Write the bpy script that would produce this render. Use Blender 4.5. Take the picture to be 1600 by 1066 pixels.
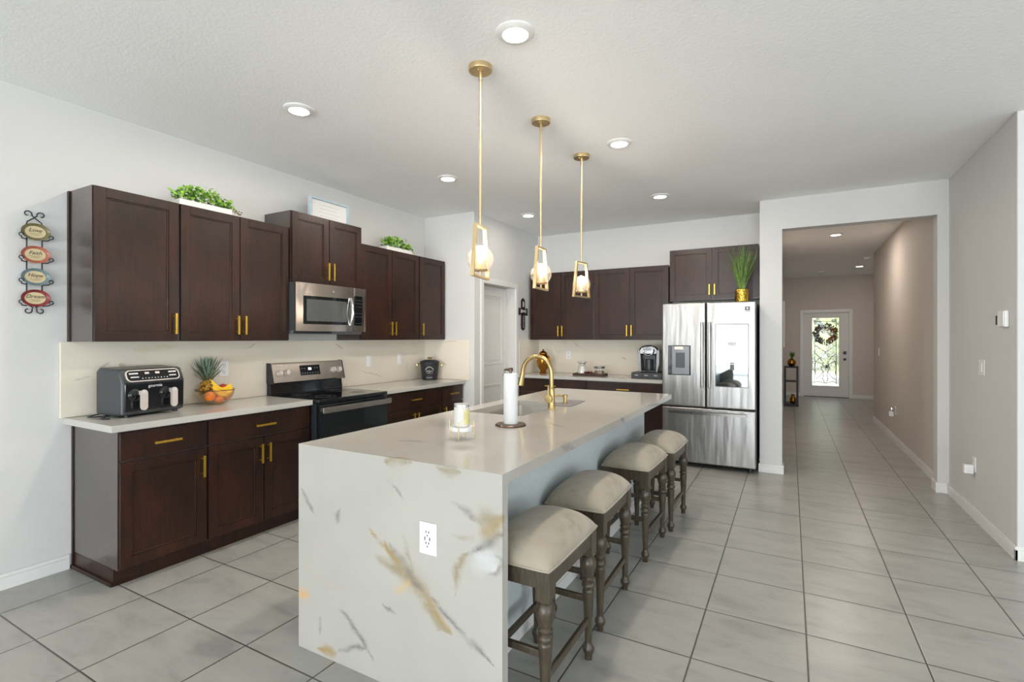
import bpy, bmesh, math, random
from mathutils import Vector, Matrix
from math import pi, sin, cos, radians as R

random.seed(7)
S = bpy.context.scene
for o in list(bpy.data.objects):
    bpy.data.objects.remove(o)
C = S.collection

# ------------------------------------------------------------------ camera
cam_d = bpy.data.cameras.new('camera')
cam_d.sensor_width = 36.0
cam_d.lens = 785.23 / 1600 * 36
cam_d.shift_y = -(533 - 527.57) / 1600
cam_d.clip_start = 0.02
cam = bpy.data.objects.new('camera', cam_d)
cam.location = (0, 0, 1.41)
cam.rotation_euler = (pi / 2, 0, R(28.9495))
C.objects.link(cam)
S.camera = cam

# ------------------------------------------------------------------ world, exposure
W = bpy.data.worlds.new('world')
S.world = W
W.use_nodes = True
wn = W.node_tree.nodes
wn['Background'].inputs[0].default_value = (0.80, 0.90, 1.0, 1)
wn['Background'].inputs[1].default_value = 1.6
S.view_settings.view_transform = 'Standard'
S.view_settings.look = 'None'
S.view_settings.gamma = 1.0
S.view_settings.use_curve_mapping = False
S.view_settings.exposure = 0.62

def light(name, kind, loc, rot, energy, color, **kw):
    l = bpy.data.lights.new(name, kind)
    l.energy = energy
    l.color = color
    for k, v in kw.items():
        setattr(l, k, v)
    o = bpy.data.objects.new(name, l)
    o.location = loc
    o.rotation_euler = rot
    C.objects.link(o)
    return o

DAY = (0.90, 0.955, 1.0)
WARM = (1.0, 0.89, 0.78)
light('sun', 'SUN', (2, -8, 12), (R(48), 0, R(8)), 6.5, (1.0, 0.96, 0.90), angle=R(1))
# daylight through the glazed doors behind the camera, plus added fill lamps
light('daylight_sliding_door', 'AREA', (0.4, -8.90, 1.22), (pi / 2, 0, 0), 150, DAY, shape='RECTANGLE', size=7.0, size_y=2.3)
light('rear_bounce_fill', 'AREA', (0.4, -8.88, 0.75), (pi / 2 + R(47), 0, 0), 310, (0.98, 0.98, 1.0), shape='RECTANGLE', size=7.0, size_y=1.3, spread=R(130))  # added upward fill for the ceiling, standing for ground bounce outside the doors
light('side_bounce_fill', 'AREA', (7.38, -2.5, 0.80), (0, pi / 2 + R(44), 0), 125, (0.98, 0.98, 1.0), shape='RECTANGLE', size=1.0, size_y=7.0, spread=R(130))  # added upward fill from the right, to brighten the ceiling more evenly
light('side_fill', 'AREA', (7.40, -2.5, 1.35), (0, pi / 2, 0), 45, DAY, shape='RECTANGLE', size=2.0, size_y=7.0)  # added daylight fill from the right, at an invented window
light('left_fill', 'AREA', (-3.77, -6.6, 1.4), (0, -pi / 2, 0), 45, DAY, shape='RECTANGLE', size=1.9, size_y=3.2)  # added daylight fill from the left, meant for the right wall

# ------------------------------------------------------------------ materials
def srgb(r, g, b):
    f = lambda c: (c / 255 / 12.92) if c / 255 <= 0.04045 else ((c / 255 + 0.055) / 1.055) ** 2.4
    return (f(r), f(g), f(b), 1)

class NT:
    """small helper for node trees"""
    def __init__(s, name):
        s.m = bpy.data.materials.new(name)
        s.m.use_nodes = True
        s.t = s.m.node_tree
        s.n = s.t.nodes
        s.b = s.n['Principled BSDF']
    def add(s, typ, **kw):
        nd = s.n.new(typ)
        for k, v in kw.items():
            setattr(nd, k, v)
        return nd
    def link(s, a, b):
        s.t.links.new(a, b)
    def coord(s, kind='Object', scale=None):
        tc = s.add('ShaderNodeTexCoord')
        out = tc.outputs[kind]
        if scale is not None:
            mp = s.add('ShaderNodeMapping')
            mp.inputs['Scale'].default_value = scale
            s.link(out, mp.inputs[0])
            out = mp.outputs[0]
        return out
    def noise(s, vec, scale, detail=3, rough=0.5, dist=0.0):
        nz = s.add('ShaderNodeTexNoise')
        nz.inputs['Scale'].default_value = scale
        nz.inputs['Detail'].default_value = detail
        nz.inputs['Roughness'].default_value = rough
        nz.inputs['Distortion'].default_value = dist
        if vec is not None:
            s.link(vec, nz.inputs['Vector'])
        return nz
    def ramp(s, fac, stops):
        r = s.add('ShaderNodeValToRGB')
        e = r.color_ramp.elements
        while len(e) < len(stops):
            e.new(0.5)
        for i, (p, c) in enumerate(stops):
            e[i].position = p
            e[i].color = c if len(c) == 4 else (*c, 1)
        s.link(fac, r.inputs[0])
        return r
    def math(s, op, a, b=None, c=None, clamp=False):
        m = s.add('ShaderNodeMath', operation=op)
        m.use_clamp = clamp
        for i, v in enumerate((a, b, c)):
            if v is None:
                continue
            if isinstance(v, (int, float)):
                m.inputs[i].default_value = v
            else:
                s.link(v, m.inputs[i])
        return m.outputs[0]
    def vmath(s, op, a, b=None, scale=None):
        m = s.add('ShaderNodeVectorMath', operation=op)
        for i, v in enumerate((a, b)):
            if v is None:
                continue
            if isinstance(v, (tuple, list)):
                m.inputs[i].default_value = v
            else:
                s.link(v, m.inputs[i])
        if scale is not None:
            if isinstance(scale, (int, float)):
                m.inputs['Scale'].default_value = scale
            else:
                s.link(scale, m.inputs['Scale'])
        return m
    def mix(s, fac, a, b):
        m = s.add('ShaderNodeMix', data_type='RGBA')
        for sock, v in ((m.inputs[0], fac), (m.inputs[6], a), (m.inputs[7], b)):
            if isinstance(v, (int, float)):
                sock.default_value = v
            elif isinstance(v, (tuple, list)):
                sock.default_value = v
            else:
                s.link(v, sock)
        return m.outputs[2]
    def bump(s, height, strength=0.2, dist=0.01):
        b = s.add('ShaderNodeBump')
        b.inputs['Strength'].default_value = strength
        b.inputs['Distance'].default_value = dist
        s.link(height, b.inputs['Height'])
        s.link(b.outputs[0], s.b.inputs['Normal'])
        return b
    def base(s, col, rough=0.5, metal=0.0, spec=0.5, coat=0.0):
        if isinstance(col, (tuple, list)):
            s.b.inputs['Base Color'].default_value = col if len(col) == 4 else (*col, 1)
        else:
            s.link(col, s.b.inputs['Base Color'])
        s.b.inputs['Roughness'].default_value = rough
        s.b.inputs['Metallic'].default_value = metal
        s.b.inputs['Specular IOR Level'].default_value = spec
        s.b.inputs['Coat Weight'].default_value = coat
        return s.m

M = {}
def simple(name, col, rough=0.5, metal=0.0, spec=0.5, var=0.06, scale=30, bump=0.0, coat=0.0):
    """plain material with a little procedural mottling so that nothing is perfectly flat"""
    t = NT(name)
    nz = t.noise(t.coord(), scale, 3)
    c = Vector(col[:3])
    lo = (*(c * (1 - var)), 1)
    hi = (*[min(1, v) for v in c * (1 + var)], 1)
    r = t.ramp(nz.outputs['Fac'], [(0.3, lo), (0.7, hi)])
    m = t.base(r.outputs[0], rough, metal, spec, coat)
    if bump:
        t.bump(nz.outputs['Fac'], bump, 0.004)
    M[name] = m
    return m

def emit(name, col, strength):
    t = NT(name)
    t.base(col, 0.6)
    t.b.inputs['Emission Color'].default_value = (*col[:3], 1)
    t.b.inputs['Emission Strength'].default_value = strength
    M[name] = t.m
    return t.m

# painted walls and the orange-peel ceiling
def paint(name, col, bscale, bstr, rough=0.65):
    t = NT(name)
    v = t.coord()
    a = t.noise(v, bscale, 4, 0.6)
    b = t.noise(v, 1.3, 2)
    c = Vector(col[:3])
    r = t.ramp(b.outputs['Fac'], [(0.3, (*(c * 0.985), 1)), (0.7, (*[min(1, q) for q in c * 1.015], 1))])
    M[name] = t.base(r.outputs[0], rough, 0, 0.3)
    t.bump(a.outputs['Fac'], bstr, 0.006)
paint('wall_paint', srgb(213, 213, 211), 90, 0.10)
paint('hall_paint', srgb(208, 200, 192), 90, 0.10)
paint('ceiling_paint', srgb(246, 247, 247), 62, 0.45, 0.8)
simple('trim_white', srgb(228, 228, 226), 0.35, var=0.02)
simple('door_white', srgb(226, 224, 220), 0.42, var=0.02)

def tile_floor():
    t = NT('floor_tile')
    v = t.coord('Object')
    sx, sy, ox, oy = 0.4493, 0.4475, -3.078, 0.974
    sep = t.add('ShaderNodeSeparateXYZ')
    t.link(v, sep.inputs[0])
    fx = t.math('DIVIDE', t.math('SUBTRACT', sep.outputs[0], ox), sx)
    fy = t.math('DIVIDE', t.math('SUBTRACT', sep.outputs[1], oy), sy)
    ex = t.math('ABSOLUTE', t.math('SUBTRACT', t.math('FRACT', fx), 0.5))
    ey = t.math('ABSOLUTE', t.math('SUBTRACT', t.math('FRACT', fy), 0.5))
    # distance from the grout line in metres
    dx = t.math('MULTIPLY', t.math('SUBTRACT', 0.5, ex), sx)
    dy = t.math('MULTIPLY', t.math('SUBTRACT', 0.5, ey), sy)
    d = t.math('MINIMUM', dx, dy)
    grout = t.math('LESS_THAN', d, 0.0034)
    edge = t.add('ShaderNodeMapRange')
    edge.inputs[1].default_value = 0.0028
    edge.inputs[2].default_value = 0.0075
    t.link(d, edge.inputs[0])
    # each tile gets its own offset into the cloudy pattern
    cell = t.add('ShaderNodeCombineXYZ')
    t.link(t.math('FLOOR', fx), cell.inputs[0])
    t.link(t.math('FLOOR', fy), cell.inputs[1])
    wn_ = t.add('ShaderNodeTexWhiteNoise', noise_dimensions='3D')
    t.link(cell.outputs[0], wn_.inputs['Vector'])
    off = t.vmath('SCALE', wn_.outputs['Color'], None, 9.0)
    p = t.vmath('ADD', v, off.outputs[0])
    str_ = t.add('ShaderNodeMapping')
    str_.inputs['Scale'].default_value = (1.0, 2.4, 1)
    str_.inputs['Rotation'].default_value = (0, 0, 0.5)
    t.link(p.outputs[0], str_.inputs[0])
    cl = t.noise(str_.outputs[0], 3.0, 5.0, 0.6, 0.6)
    fine = t.noise(p.outputs[0], 16, 4, 0.6)
    r = t.ramp(cl.outputs['Fac'], [(0.30, srgb(142, 142, 137)), (0.45, srgb(159, 159, 154)), (0.60, srgb(167, 167, 161)), (0.75, srgb(158, 157, 151))])
    c2 = t.mix(t.math('MULTIPLY', fine.outputs['Fac'], 0.22), r.outputs[0], srgb(164, 159, 152))
    tone = t.math('ADD', t.math('MULTIPLY', wn_.outputs['Value'], 0.05), 0.975)
    c3 = t.vmath('SCALE', c2, None, tone).outputs[0]
    col = t.mix(grout, c3, srgb(74, 70, 64))
    M['floor_tile'] = t.base(col, 0.3, 0, 0.5)
    h = t.math('ADD', edge.outputs[0], t.math('MULTIPLY', cl.outputs['Fac'], 0.03))
    t.bump(h, 0.35, 0.0025)
tile_floor()

def espresso(name, coat, ior):
    t = NT(name)
    v = t.coord('Object', (14, 14, 1.2))
    g = t.noise(v, 5, 5, 0.62, 0.6)
    blot = t.noise(t.coord('Object', (2.2, 2.2, 1.1)), 2.0, 3, 0.5)
    f = t.math('ADD', t.math('MULTIPLY', g.outputs['Fac'], 0.5), t.math('MULTIPLY', blot.outputs['Fac'], 0.5))
    r = t.ramp(f, [(0.34, (0.0080, 0.0046, 0.0034, 1)), (0.52, (0.025, 0.0084, 0.0046, 1)), (0.70, (0.056, 0.0160, 0.0076, 1))])
    M[name] = t.base(r.outputs[0], 0.34, 0, 0.38 if coat < .5 else 0.5, coat)
    t.b.inputs['Coat Roughness'].default_value = 0.24
    t.b.inputs['Coat IOR'].default_value = ior
    t.bump(g.outputs['Fac'], 0.03, 0.002)
espresso('espresso_wood', 0.12, 1.5)
espresso('espresso_panel', 1.0, 1.8)
simple('cabinet_inner', (0.012, 0.009, 0.008), 0.7)

# quartz: faint cloudy veins everywhere, plus broad strokes with a place of their own
GREY, GOLD, PALE, OLIVE = srgb(130, 127, 123), srgb(160, 138, 92), srgb(200, 202, 202), srgb(152, 142, 118)
def quartz(name, strokes=(), base=(226, 221, 213), vein=0.7, rough=0.10, spec=0.22):
    t = NT(name)
    v = t.coord('Object')
    n1 = t.noise(v, 2.3, 4, 0.55)
    n2 = t.noise(v, 14.0, 4, 0.6)
    o1 = t.vmath('SCALE', t.vmath('SUBTRACT', n1.outputs['Color'], (0.5, 0.5, 0.5)).outputs[0], None, 0.34)
    warp = t.vmath('ADD', v, o1.outputs[0]).outputs[0]
    cloud = t.noise(v, 1.6, 4, 0.5)
    col = t.ramp(cloud.outputs['Fac'], [(0.3, srgb(*[c - 6 for c in base])), (0.7, srgb(*[min(255, c + 5) for c in base]))]).outputs[0]
    # thin wandering veins
    vn = t.noise(warp, 1.25, 3, 0.5)
    line = t.math('ABSOLUTE', t.math('SUBTRACT', vn.outputs['Fac'], 0.5))
    lm = t.add('ShaderNodeMapRange')
    lm.inputs[1].default_value = 0.009
    lm.inputs[2].default_value = 0.0
    t.link(line, lm.inputs[0])
    patch = t.ramp(t.noise(v, 2.1, 2).outputs['Fac'], [(0.52, (0, 0, 0, 1)), (0.66, (1, 1, 1, 1))]).outputs[0]
    vm = t.math('MULTIPLY', t.math('MULTIPLY', lm.outputs[0], patch), vein * 0.55)
    vcol = t.mix(t.noise(v, 3.0, 1).outputs['Fac'], srgb(150, 146, 140), srgb(196, 172, 128))
    col = t.mix(vm, col, vcol)
    # placed strokes
    o2 = t.vmath('SCALE', t.vmath('SUBTRACT', n2.outputs['Color'], (0.5, 0.5, 0.5)).outputs[0], None, 0.05)
    o3 = t.vmath('SCALE', t.vmath('SUBTRACT', t.noise(v, 5, 2).outputs['Color'], (0.5, 0.5, 0.5)).outputs[0], None, 0.05)
    P = t.vmath('ADD', t.vmath('ADD', v, o2.outputs[0]).outputs[0], o3.outputs[0]).outputs[0]
    fib = t.add('ShaderNodeMapping')
    fib.inputs['Rotation'].default_value = (0, R(-40), 0)
    fib.inputs['Scale'].default_value = (3.0, 20.0, 34.0)
    t.link(v, fib.inputs[0])
    fn = t.noise(fib.outputs[0], 1.6, 3, 0.6)
    tex = t.math('ADD', t.math('MULTIPLY', t.math('ADD', n2.outputs['Fac'], fn.outputs['Fac']), 1.15), -0.10)
    for st in strokes:
        if len(st) == 5:
            st = ([st[0], st[1]],) + st[2:]
        pts, w, c, s_ = st
        pts = [Vector(p) for p in pts]
        n = len(pts) - 1
        best = None
        for i_, (a, b) in enumerate(zip(pts, pts[1:])):
            ba = b - a
            pa = t.vmath('SUBTRACT', P, tuple(a)).outputs[0]
            dt = t.vmath('DOT_PRODUCT', pa, tuple(ba)).outputs['Value']
            h = t.math('MULTIPLY', dt, 1 / ba.length_squared, clamp=True)
            q = t.vmath('SCALE', tuple(ba), None, h).outputs[0]
            dist = t.vmath('LENGTH', t.vmath('SUBTRACT', pa, q).outputs[0]).outputs['Value']
            u = t.math('MULTIPLY_ADD', h, 2.0 / n, 2.0 * i_ / n - 1.0)
            wid = t.math('MULTIPLY', t.math('SUBTRACT', 1.08, t.math('MULTIPLY', u, u)), w)
            k = t.math('SUBTRACT', 1.0, t.math('DIVIDE', dist, wid), clamp=True)
            best = k if best is None else t.math('MAXIMUM', best, k)
        k = t.math('MULTIPLY', t.math('POWER', best, 1.5), s_)
        k = t.math('MULTIPLY', k, tex, clamp=True)
        col = t.mix(k, col, c)
    M[name] = t.base(col, rough, 0, spec)

YF = 1.538
def F(x, z):
    return (x, YF, z)
quartz('quartz_island', [
    ([F(-1.460, 0.600), F(-1.360, 0.500), F(-1.265, 0.430), F(-1.170, 0.340), F(-1.100, 0.290)], 0.048, GOLD, 1.00),
    ([F(-1.440, 0.580), F(-1.285, 0.447), F(-1.220, 0.380)], 0.075, OLIVE, 0.75),
    ([F(-1.440, 0.605), F(-1.356, 0.532), F(-1.270, 0.440), F(-1.220, 0.390)], 0.026, GREY, 1.00),
    ([F(-1.520, 0.525), F(-1.405, 0.498), F(-1.310, 0.455)], 0.034, OLIVE, 1.00),
    ([F(-1.560, 0.630), F(-1.429, 0.563), F(-1.340, 0.500)], 0.022, GOLD, 0.80),
    ([F(-1.360, 0.670), F(-1.320, 0.550), F(-1.270, 0.450)], 0.022, OLIVE, 0.70),
    ([F(-1.270, 0.440), F(-1.097, 0.344), F(-1.000, 0.285), F(-0.900, 0.225)], 0.022, GREY, 0.95),
    ([F(-1.260, 0.420), F(-1.194, 0.335), F(-1.110, 0.290)], 0.026, OLIVE, 0.95),
    ([F(-1.390, 0.385), F(-1.300, 0.450)], 0.045, srgb(196, 170, 128), 0.70),
    ([F(-1.010, 0.630), F(-0.910, 0.575)], 0.085, PALE, 0.90),
    ([F(-1.050, 0.585), F(-0.984, 0.640), F(-0.945, 0.669), F(-0.916, 0.708), F(-0.865, 0.720)], 0.036, GREY, 1.00),
    ([F(-1.010, 0.670), F(-0.935, 0.729), F(-0.870, 0.800)], 0.050, GOLD, 1.00),
    ([F(-1.040, 0.745), F(-0.880, 0.770)], 0.050, OLIVE, 0.85),
    ([F(-1.120, 0.800), F(-1.034, 0.758), F(-0.970, 0.725)], 0.024, GREY, 0.90),
    ([F(-1.020, 0.620), F(-1.076, 0.540), F(-1.090, 0.440)], 0.026, OLIVE, 0.90),
    ([F(-1.120, 0.660), F(-0.980, 0.668)], 0.018, OLIVE, 0.60),
    ([F(-0.960, 0.640), F(-0.890, 0.610), F(-0.910, 0.560), F(-0.960, 0.550)], 0.016, GREY, 0.60),
    ([F(-1.750, 0.250), F(-1.652, 0.215), F(-1.558, 0.140), F(-1.500, 0.075)], 0.020, GREY, 0.95),
    ([F(-1.830, 0.025), F(-1.700, 0.040)], 0.040, GOLD, 1.00),
    ([F(-1.730, 0.040), F(-1.625, 0.096), F(-1.530, 0.125)], 0.022, GREY, 0.90),
    ([F(-1.980, 0.236), F(-1.885, 0.252)], 0.040, srgb(206, 164, 104), 0.90),
    ([F(-1.460, 0.320), F(-1.370, 0.302)], 0.016, GREY, 0.90),
    ([F(-1.460, 0.900), F(-1.380, 0.922), F(-1.290, 0.926)], 0.028, OLIVE, 1.00),
    ([F(-1.190, 0.900), F(-1.060, 0.924)], 0.034, OLIVE, 0.95),
    ([F(-1.950, 0.735), F(-1.850, 0.620)], 0.022, GREY, 0.75),
    ([F(-1.470, 0.885), F(-1.330, 0.755)], 0.013, GREY, 0.75),
    ([F(-1.695, 0.675), F(-1.720, 0.600)], 0.020, GREY, 0.75),
    ([F(-1.820, 0.180), F(-1.810, 0.095)], 0.018, GREY, 0.60),
    ((-1.62, 1.80, 0.925), (-1.45, 1.86, 0.925), 0.025, GREY, 0.8),
    ((-1.25, 2.62, 0.925), (-1.02, 2.50, 0.925), 0.020, GREY, 0.6),
    ((-0.90, 2.05, 0.925), (-0.89, 2.25, 0.88), 0.030, GREY, 0.7),
    ((-0.90, 2.95, 0.925), (-0.89, 3.05, 0.88), 0.030, GREY, 0.8),
], base=(177, 174, 167), vein=0.5)
SX = -3.83
quartz('quartz_splash', [
    ((SX, 1.38, 1.14), (SX, 1.50, 1.18), 0.011, GREY, 0.54),
    ((SX, 1.50, 1.18), (SX, 1.58, 1.28), 0.010, GREY, 0.48),
    ((SX, 1.62, 1.24), (SX, 1.66, 1.21), 0.032, GOLD, 0.57),
    ((SX, 1.70, 1.33), (SX, 2.0, 1.35), 0.035, srgb(214, 196, 140), 0.36),
    ((SX, 2.48, 1.31), (SX, 2.62, 1.36), 0.010, GREY, 0.48),
    ((SX, 3.60, 1.10), (SX, 4.20, 0.96), 0.013, GOLD, 0.42),
    ((SX, 3.40, 1.36), (SX, 3.52, 1.30), 0.013, GREY, 0.48),
    ((SX, 4.40, 1.00), (SX, 4.46, 1.12), 0.013, GREY, 0.30),
    ((-3.55, 4.765, 1.36), (-3.35, 4.765, 1.38), 0.011, GREY, 0.48),
    ((-1.95, 6.42, 1.20), (-1.82, 6.42, 1.08), 0.015, GREY, 0.54),
    ((-2.62, 6.42, 1.36), (-2.45, 6.42, 1.26), 0.014, GREY, 0.36),
    ((-2.40, 6.42, 1.34), (-2.05, 6.42, 1.28), 0.014, srgb(200, 180, 130), 0.36),
    ((-1.72, 6.42, 1.37), (-1.55, 6.42, 1.22), 0.014, srgb(200, 180, 130), 0.36),
], base=(229, 221, 205), vein=0.35, rough=0.16)
quartz('quartz_counter', [
    ((-3.30, 1.60, 0.924), (-3.36, 2.2, 0.924), 0.02, GOLD, 0.5),
    ((-1.60, 5.83, 0.924), (-1.5, 5.84, 0.90), 0.03, GREY, 0.7),
], base=(188, 186, 180), vein=0.5)

def steel(name, col, rough, streak=0.25, axis=2):
    t = NT(name)
    sc = [70, 70, 70]
    sc[axis] = 0.8
    a = t.noise(t.coord('Object', tuple(sc)), 4, 4, 0.6)
    sc2 = [5.5, 5.5, 5.5]
    sc2[axis] = 0.9
    b = t.noise(t.coord('Object', tuple(sc2)), 1.5, 2, 0.5)
    c = Vector(col[:3])
    r = t.ramp(a.outputs['Fac'], [(0.3, (*(c * 0.93), 1)), (0.7, (*[min(1, q) for q in c * 1.05], 1))])
    M[name] = t.base(r.outputs[0], rough, 1.0)
    rr = t.math('ADD', t.math('MULTIPLY', a.outputs['Fac'], 0.08), rough - 0.04)
    t.link(rr, t.b.inputs['Roughness'])
    t.bump(b.outputs['Fac'], streak, 0.02)
steel('fridge_steel', srgb(150, 149, 147), 0.36, 0.45)
steel('appliance_steel', srgb(188, 180, 172), 0.24, 0.05, 1)
steel('sink_steel', srgb(214, 212, 206), 0.42, 0.02, 1)
simple('handle_steel', srgb(128, 125, 122), 0.3, 1.0)
simple('chrome', srgb(220, 220, 220), 0.12, 1.0)
simple('brass', srgb(226, 184, 76), 0.38, 1.0, var=0.08, scale=60)
simple('satin_brass', srgb(184, 162, 112), 0.38, 1.0, var=0.05)
simple('pendant_gold', srgb(212, 190, 146), 0.42, 1.0, var=0.05)
simple('polished_gold', srgb(176, 124, 52), 0.22, 1.0, var=0.1)
simple('black_gloss', (0.008, 0.009, 0.011), 0.08, var=0.2)
simple('black_glass', (0.006, 0.008, 0.010), 0.04, var=0.2)
simple('black_plastic', (0.018, 0.021, 0.023), 0.38, var=0.1)
simple('charcoal_plastic', (0.045, 0.052, 0.055), 0.35, var=0.08)
simple('black_iron', (0.012, 0.014, 0.018), 0.5, var=0.2)
simple('dark_grey_metal', (0.045, 0.047, 0.05), 0.35, var=0.1)
simple('mid_grey', srgb(120, 120, 124), 0.35, 0.4, var=0.06)
simple('silver_plastic', srgb(214, 204, 196), 0.35, 0.25, var=0.03)
simple('white_plastic', srgb(238, 238, 238), 0.35, var=0.02)
simple('light_print', srgb(210, 210, 208), 0.5, var=0.02)
simple('paper_white', srgb(216, 217, 217), 0.85, var=0.02, scale=200, bump=0.15)
simple('island_paint', srgb(200, 209, 211), 0.5, var=0.03)
simple('bronze', srgb(96, 78, 66), 0.35, 0.8, var=0.1)
simple('planter_white', srgb(230, 228, 224), 0.6, var=0.04, scale=12)
simple('frame_bluewhite', srgb(178, 194, 202), 0.5, var=0.06)
simple('sign_white', srgb(228, 228, 226), 0.6, var=0.02)
simple('faint_ink', srgb(194, 194, 192), 0.7, var=0.05)
simple('script_ink', srgb(70, 62, 50), 0.6, var=0.1)
simple('cream', srgb(214, 196, 154), 0.5, var=0.08)
simple('leaf_green', srgb(132, 178, 58), 0.5, var=0.45, scale=24)
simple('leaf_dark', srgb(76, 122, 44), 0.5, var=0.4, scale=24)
simple('dry_leaf', srgb(98, 74, 44), 0.6, var=0.3)
simple('grass_blade', srgb(88, 118, 44), 0.5, var=0.45, scale=34)
simple('pine_leaf', srgb(122, 144, 124), 0.5, var=0.35, scale=30)
simple('banana', srgb(242, 196, 40), 0.45, var=0.1, scale=14)
simple('banana_tip', srgb(92, 76, 30), 0.6)
simple('orange_peel', srgb(246, 134, 22), 0.42, var=0.07, scale=90, bump=0.2)
simple('apple_red', srgb(176, 60, 40), 0.35, var=0.25, scale=20)
simple('pod_red', srgb(96, 28, 34), 0.4, var=0.2)
simple('tray_wood', srgb(66, 48, 38), 0.5, var=0.2, scale=20)
simple('sugar', srgb(236, 232, 226), 0.8, var=0.05, scale=80)
simple('coffee', srgb(150, 110, 78), 0.8, var=0.2, scale=80)
simple('wax', srgb(208, 206, 200), 0.5, var=0.03)
simple('label_yellow', srgb(212, 202, 140), 0.6, var=0.1)
simple('grey_mat', srgb(124, 122, 120), 0.55, var=0.06)
simple('stone_white', srgb(214, 214, 212), 0.4, var=0.02)
simple('wreath_twig', srgb(84, 66, 52), 0.8, var=0.4, scale=40)
simple('wreath_grey', srgb(120, 118, 128), 0.8, var=0.3, scale=40)
simple('wreath_white', srgb(226, 222, 216), 0.8, var=0.1)
simple('wreath_rust', srgb(150, 84, 44), 0.8, var=0.3)
simple('lawn', srgb(186, 188, 142), 0.9, var=0.4, scale=6)
simple('hedge', srgb(158, 174, 104), 0.85, var=0.5, scale=9)
simple('paving', srgb(206, 200, 192), 0.8, var=0.08, scale=6)
simple('lead_came', srgb(70, 72, 74), 0.4, 0.6)
simple('olive_glaze', srgb(118, 112, 74), 0.22, var=0.15, scale=14)
simple('rust_glaze', srgb(176, 102, 82), 0.22, var=0.15, scale=14)
simple('teal_glaze', srgb(112, 134, 138), 0.22, var=0.15, scale=14)
simple('wine_glaze', srgb(136, 54, 56), 0.22, var=0.15, scale=14)
simple('screen_glass', srgb(84, 86, 86), 0.07, 0.0, var=0.05)
simple('fridge_side', srgb(66, 68, 70), 0.4, 0.3, var=0.05)
simple('mirror_glass', srgb(160, 166, 170), 0.03, 1.0, var=0.01)
simple('display_blue', srgb(40, 52, 74), 0.3, var=0.05)
emit('clock_glow', (0.75, 0.88, 1.0), 0.8)
emit('can_glow', (1.0, 0.93, 0.84), 7.0)
emit('bulb_glow', (1.0, 0.86, 0.68), 4.0)

def stool_wood():
    t = NT('stool_wood')
    g = t.noise(t.coord('Object', (30, 30, 3)), 4, 5, 0.65, 0.5)
    r = t.ramp(g.outputs['Fac'], [(0.3, srgb(48, 41, 32)), (0.55, srgb(72, 63, 50)), (0.75, srgb(90, 80, 65))])
    M['stool_wood'] = t.base(r.outputs[0], 0.34, 0, 0.5)
    t.bump(g.outputs['Fac'], 0.05, 0.002)
stool_wood()
def suede():
    t = NT('seat_fabric')
    v = t.coord('Object')
    a = t.noise(v, 5, 4, 0.6, 0.5)
    b = t.noise(v, 260, 3, 0.6)
    r = t.ramp(a.outputs['Fac'], [(0.3, srgb(132, 122, 104)), (0.5, srgb(158, 149, 132)), (0.7, srgb(170, 163, 148))])
    M['seat_fabric'] = t.base(r.outputs[0], 0.85, 0, 0.2)
    t.b.inputs['Sheen Weight'].default_value = 0.25
    t.bump(b.outputs['Fac'], 0.25, 0.002)
suede()

def thin_glass(name, tint=(1, 1, 1), refl=0.12, haze=0.0, bumpy=0.0, gloss_rough=0.03):
    """thin clear glass: lets the view through, mirrors a little, keeps light paths cheap"""
    t = NT(name)
    tr = t.add('ShaderNodeBsdfTransparent')
    tr.inputs[0].default_value = (*tint, 1)
    gl = t.add('ShaderNodeBsdfGlossy')
    gl.inputs['Roughness'].default_value = gloss_rough
    lw = t.add('ShaderNodeLayerWeight')
    lw.inputs[0].default_value = 0.25
    f = t.math('ADD', t.math('MULTIPLY', lw.outputs['Facing'], 0.45), refl * 0.35, clamp=True)
    mx = t.add('ShaderNodeMixShader')
    t.link(f, mx.inputs[0])
    t.link(tr.outputs[0], mx.inputs[1])
    t.link(gl.outputs[0], mx.inputs[2])
    out = mx.outputs[0]
    if haze:
        df = t.add('ShaderNodeBsdfTranslucent')
        df.inputs[0].default_value = (*tint, 1)
        d2 = t.add('ShaderNodeBsdfDiffuse')
        d2.inputs[0].default_value = (*tint, 1)
        ad = t.add('ShaderNodeMixShader')
        t.link(df.outputs[0], ad.inputs[1])
        t.link(d2.outputs[0], ad.inputs[2])
        m2 = t.add('ShaderNodeMixShader')
        m2.inputs[0].default_value = haze
        t.link(out, m2.inputs[1])
        t.link(ad.outputs[0], m2.inputs[2])
        out = m2.outputs[0]
    if bumpy:
        nz = t.noise(t.coord(), bumpy, 3)
        b = t.add('ShaderNodeBump')
        b.inputs['Strength'].default_value = 0.5
        b.inputs['Distance'].default_value = 0.004
        t.link(nz.outputs['Fac'], b.inputs['Height'])
        t.link(b.outputs[0], gl.inputs['Normal'])
    t.link(out, t.n['Material Output'].inputs[0])
    M[name] = t.m
thin_glass('window_glass', (0.97, 0.99, 0.98), 0.1)
thin_glass('door_glass', (0.95, 0.95, 0.95), 0.2, 0.16, 40)
thin_glass('globe_glass', (1.0, 0.955, 0.93), 0.2, 0.06, 55)
thin_glass('frosted_glass', (1.0, 0.93, 0.82), 0.2, 0.05)
thin_glass('jar_glass', (0.97, 0.98, 0.97), 0.4, 0.06)
thin_glass('amber_glass', (0.98, 0.92, 0.78), 0.2, 0.03)

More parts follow.
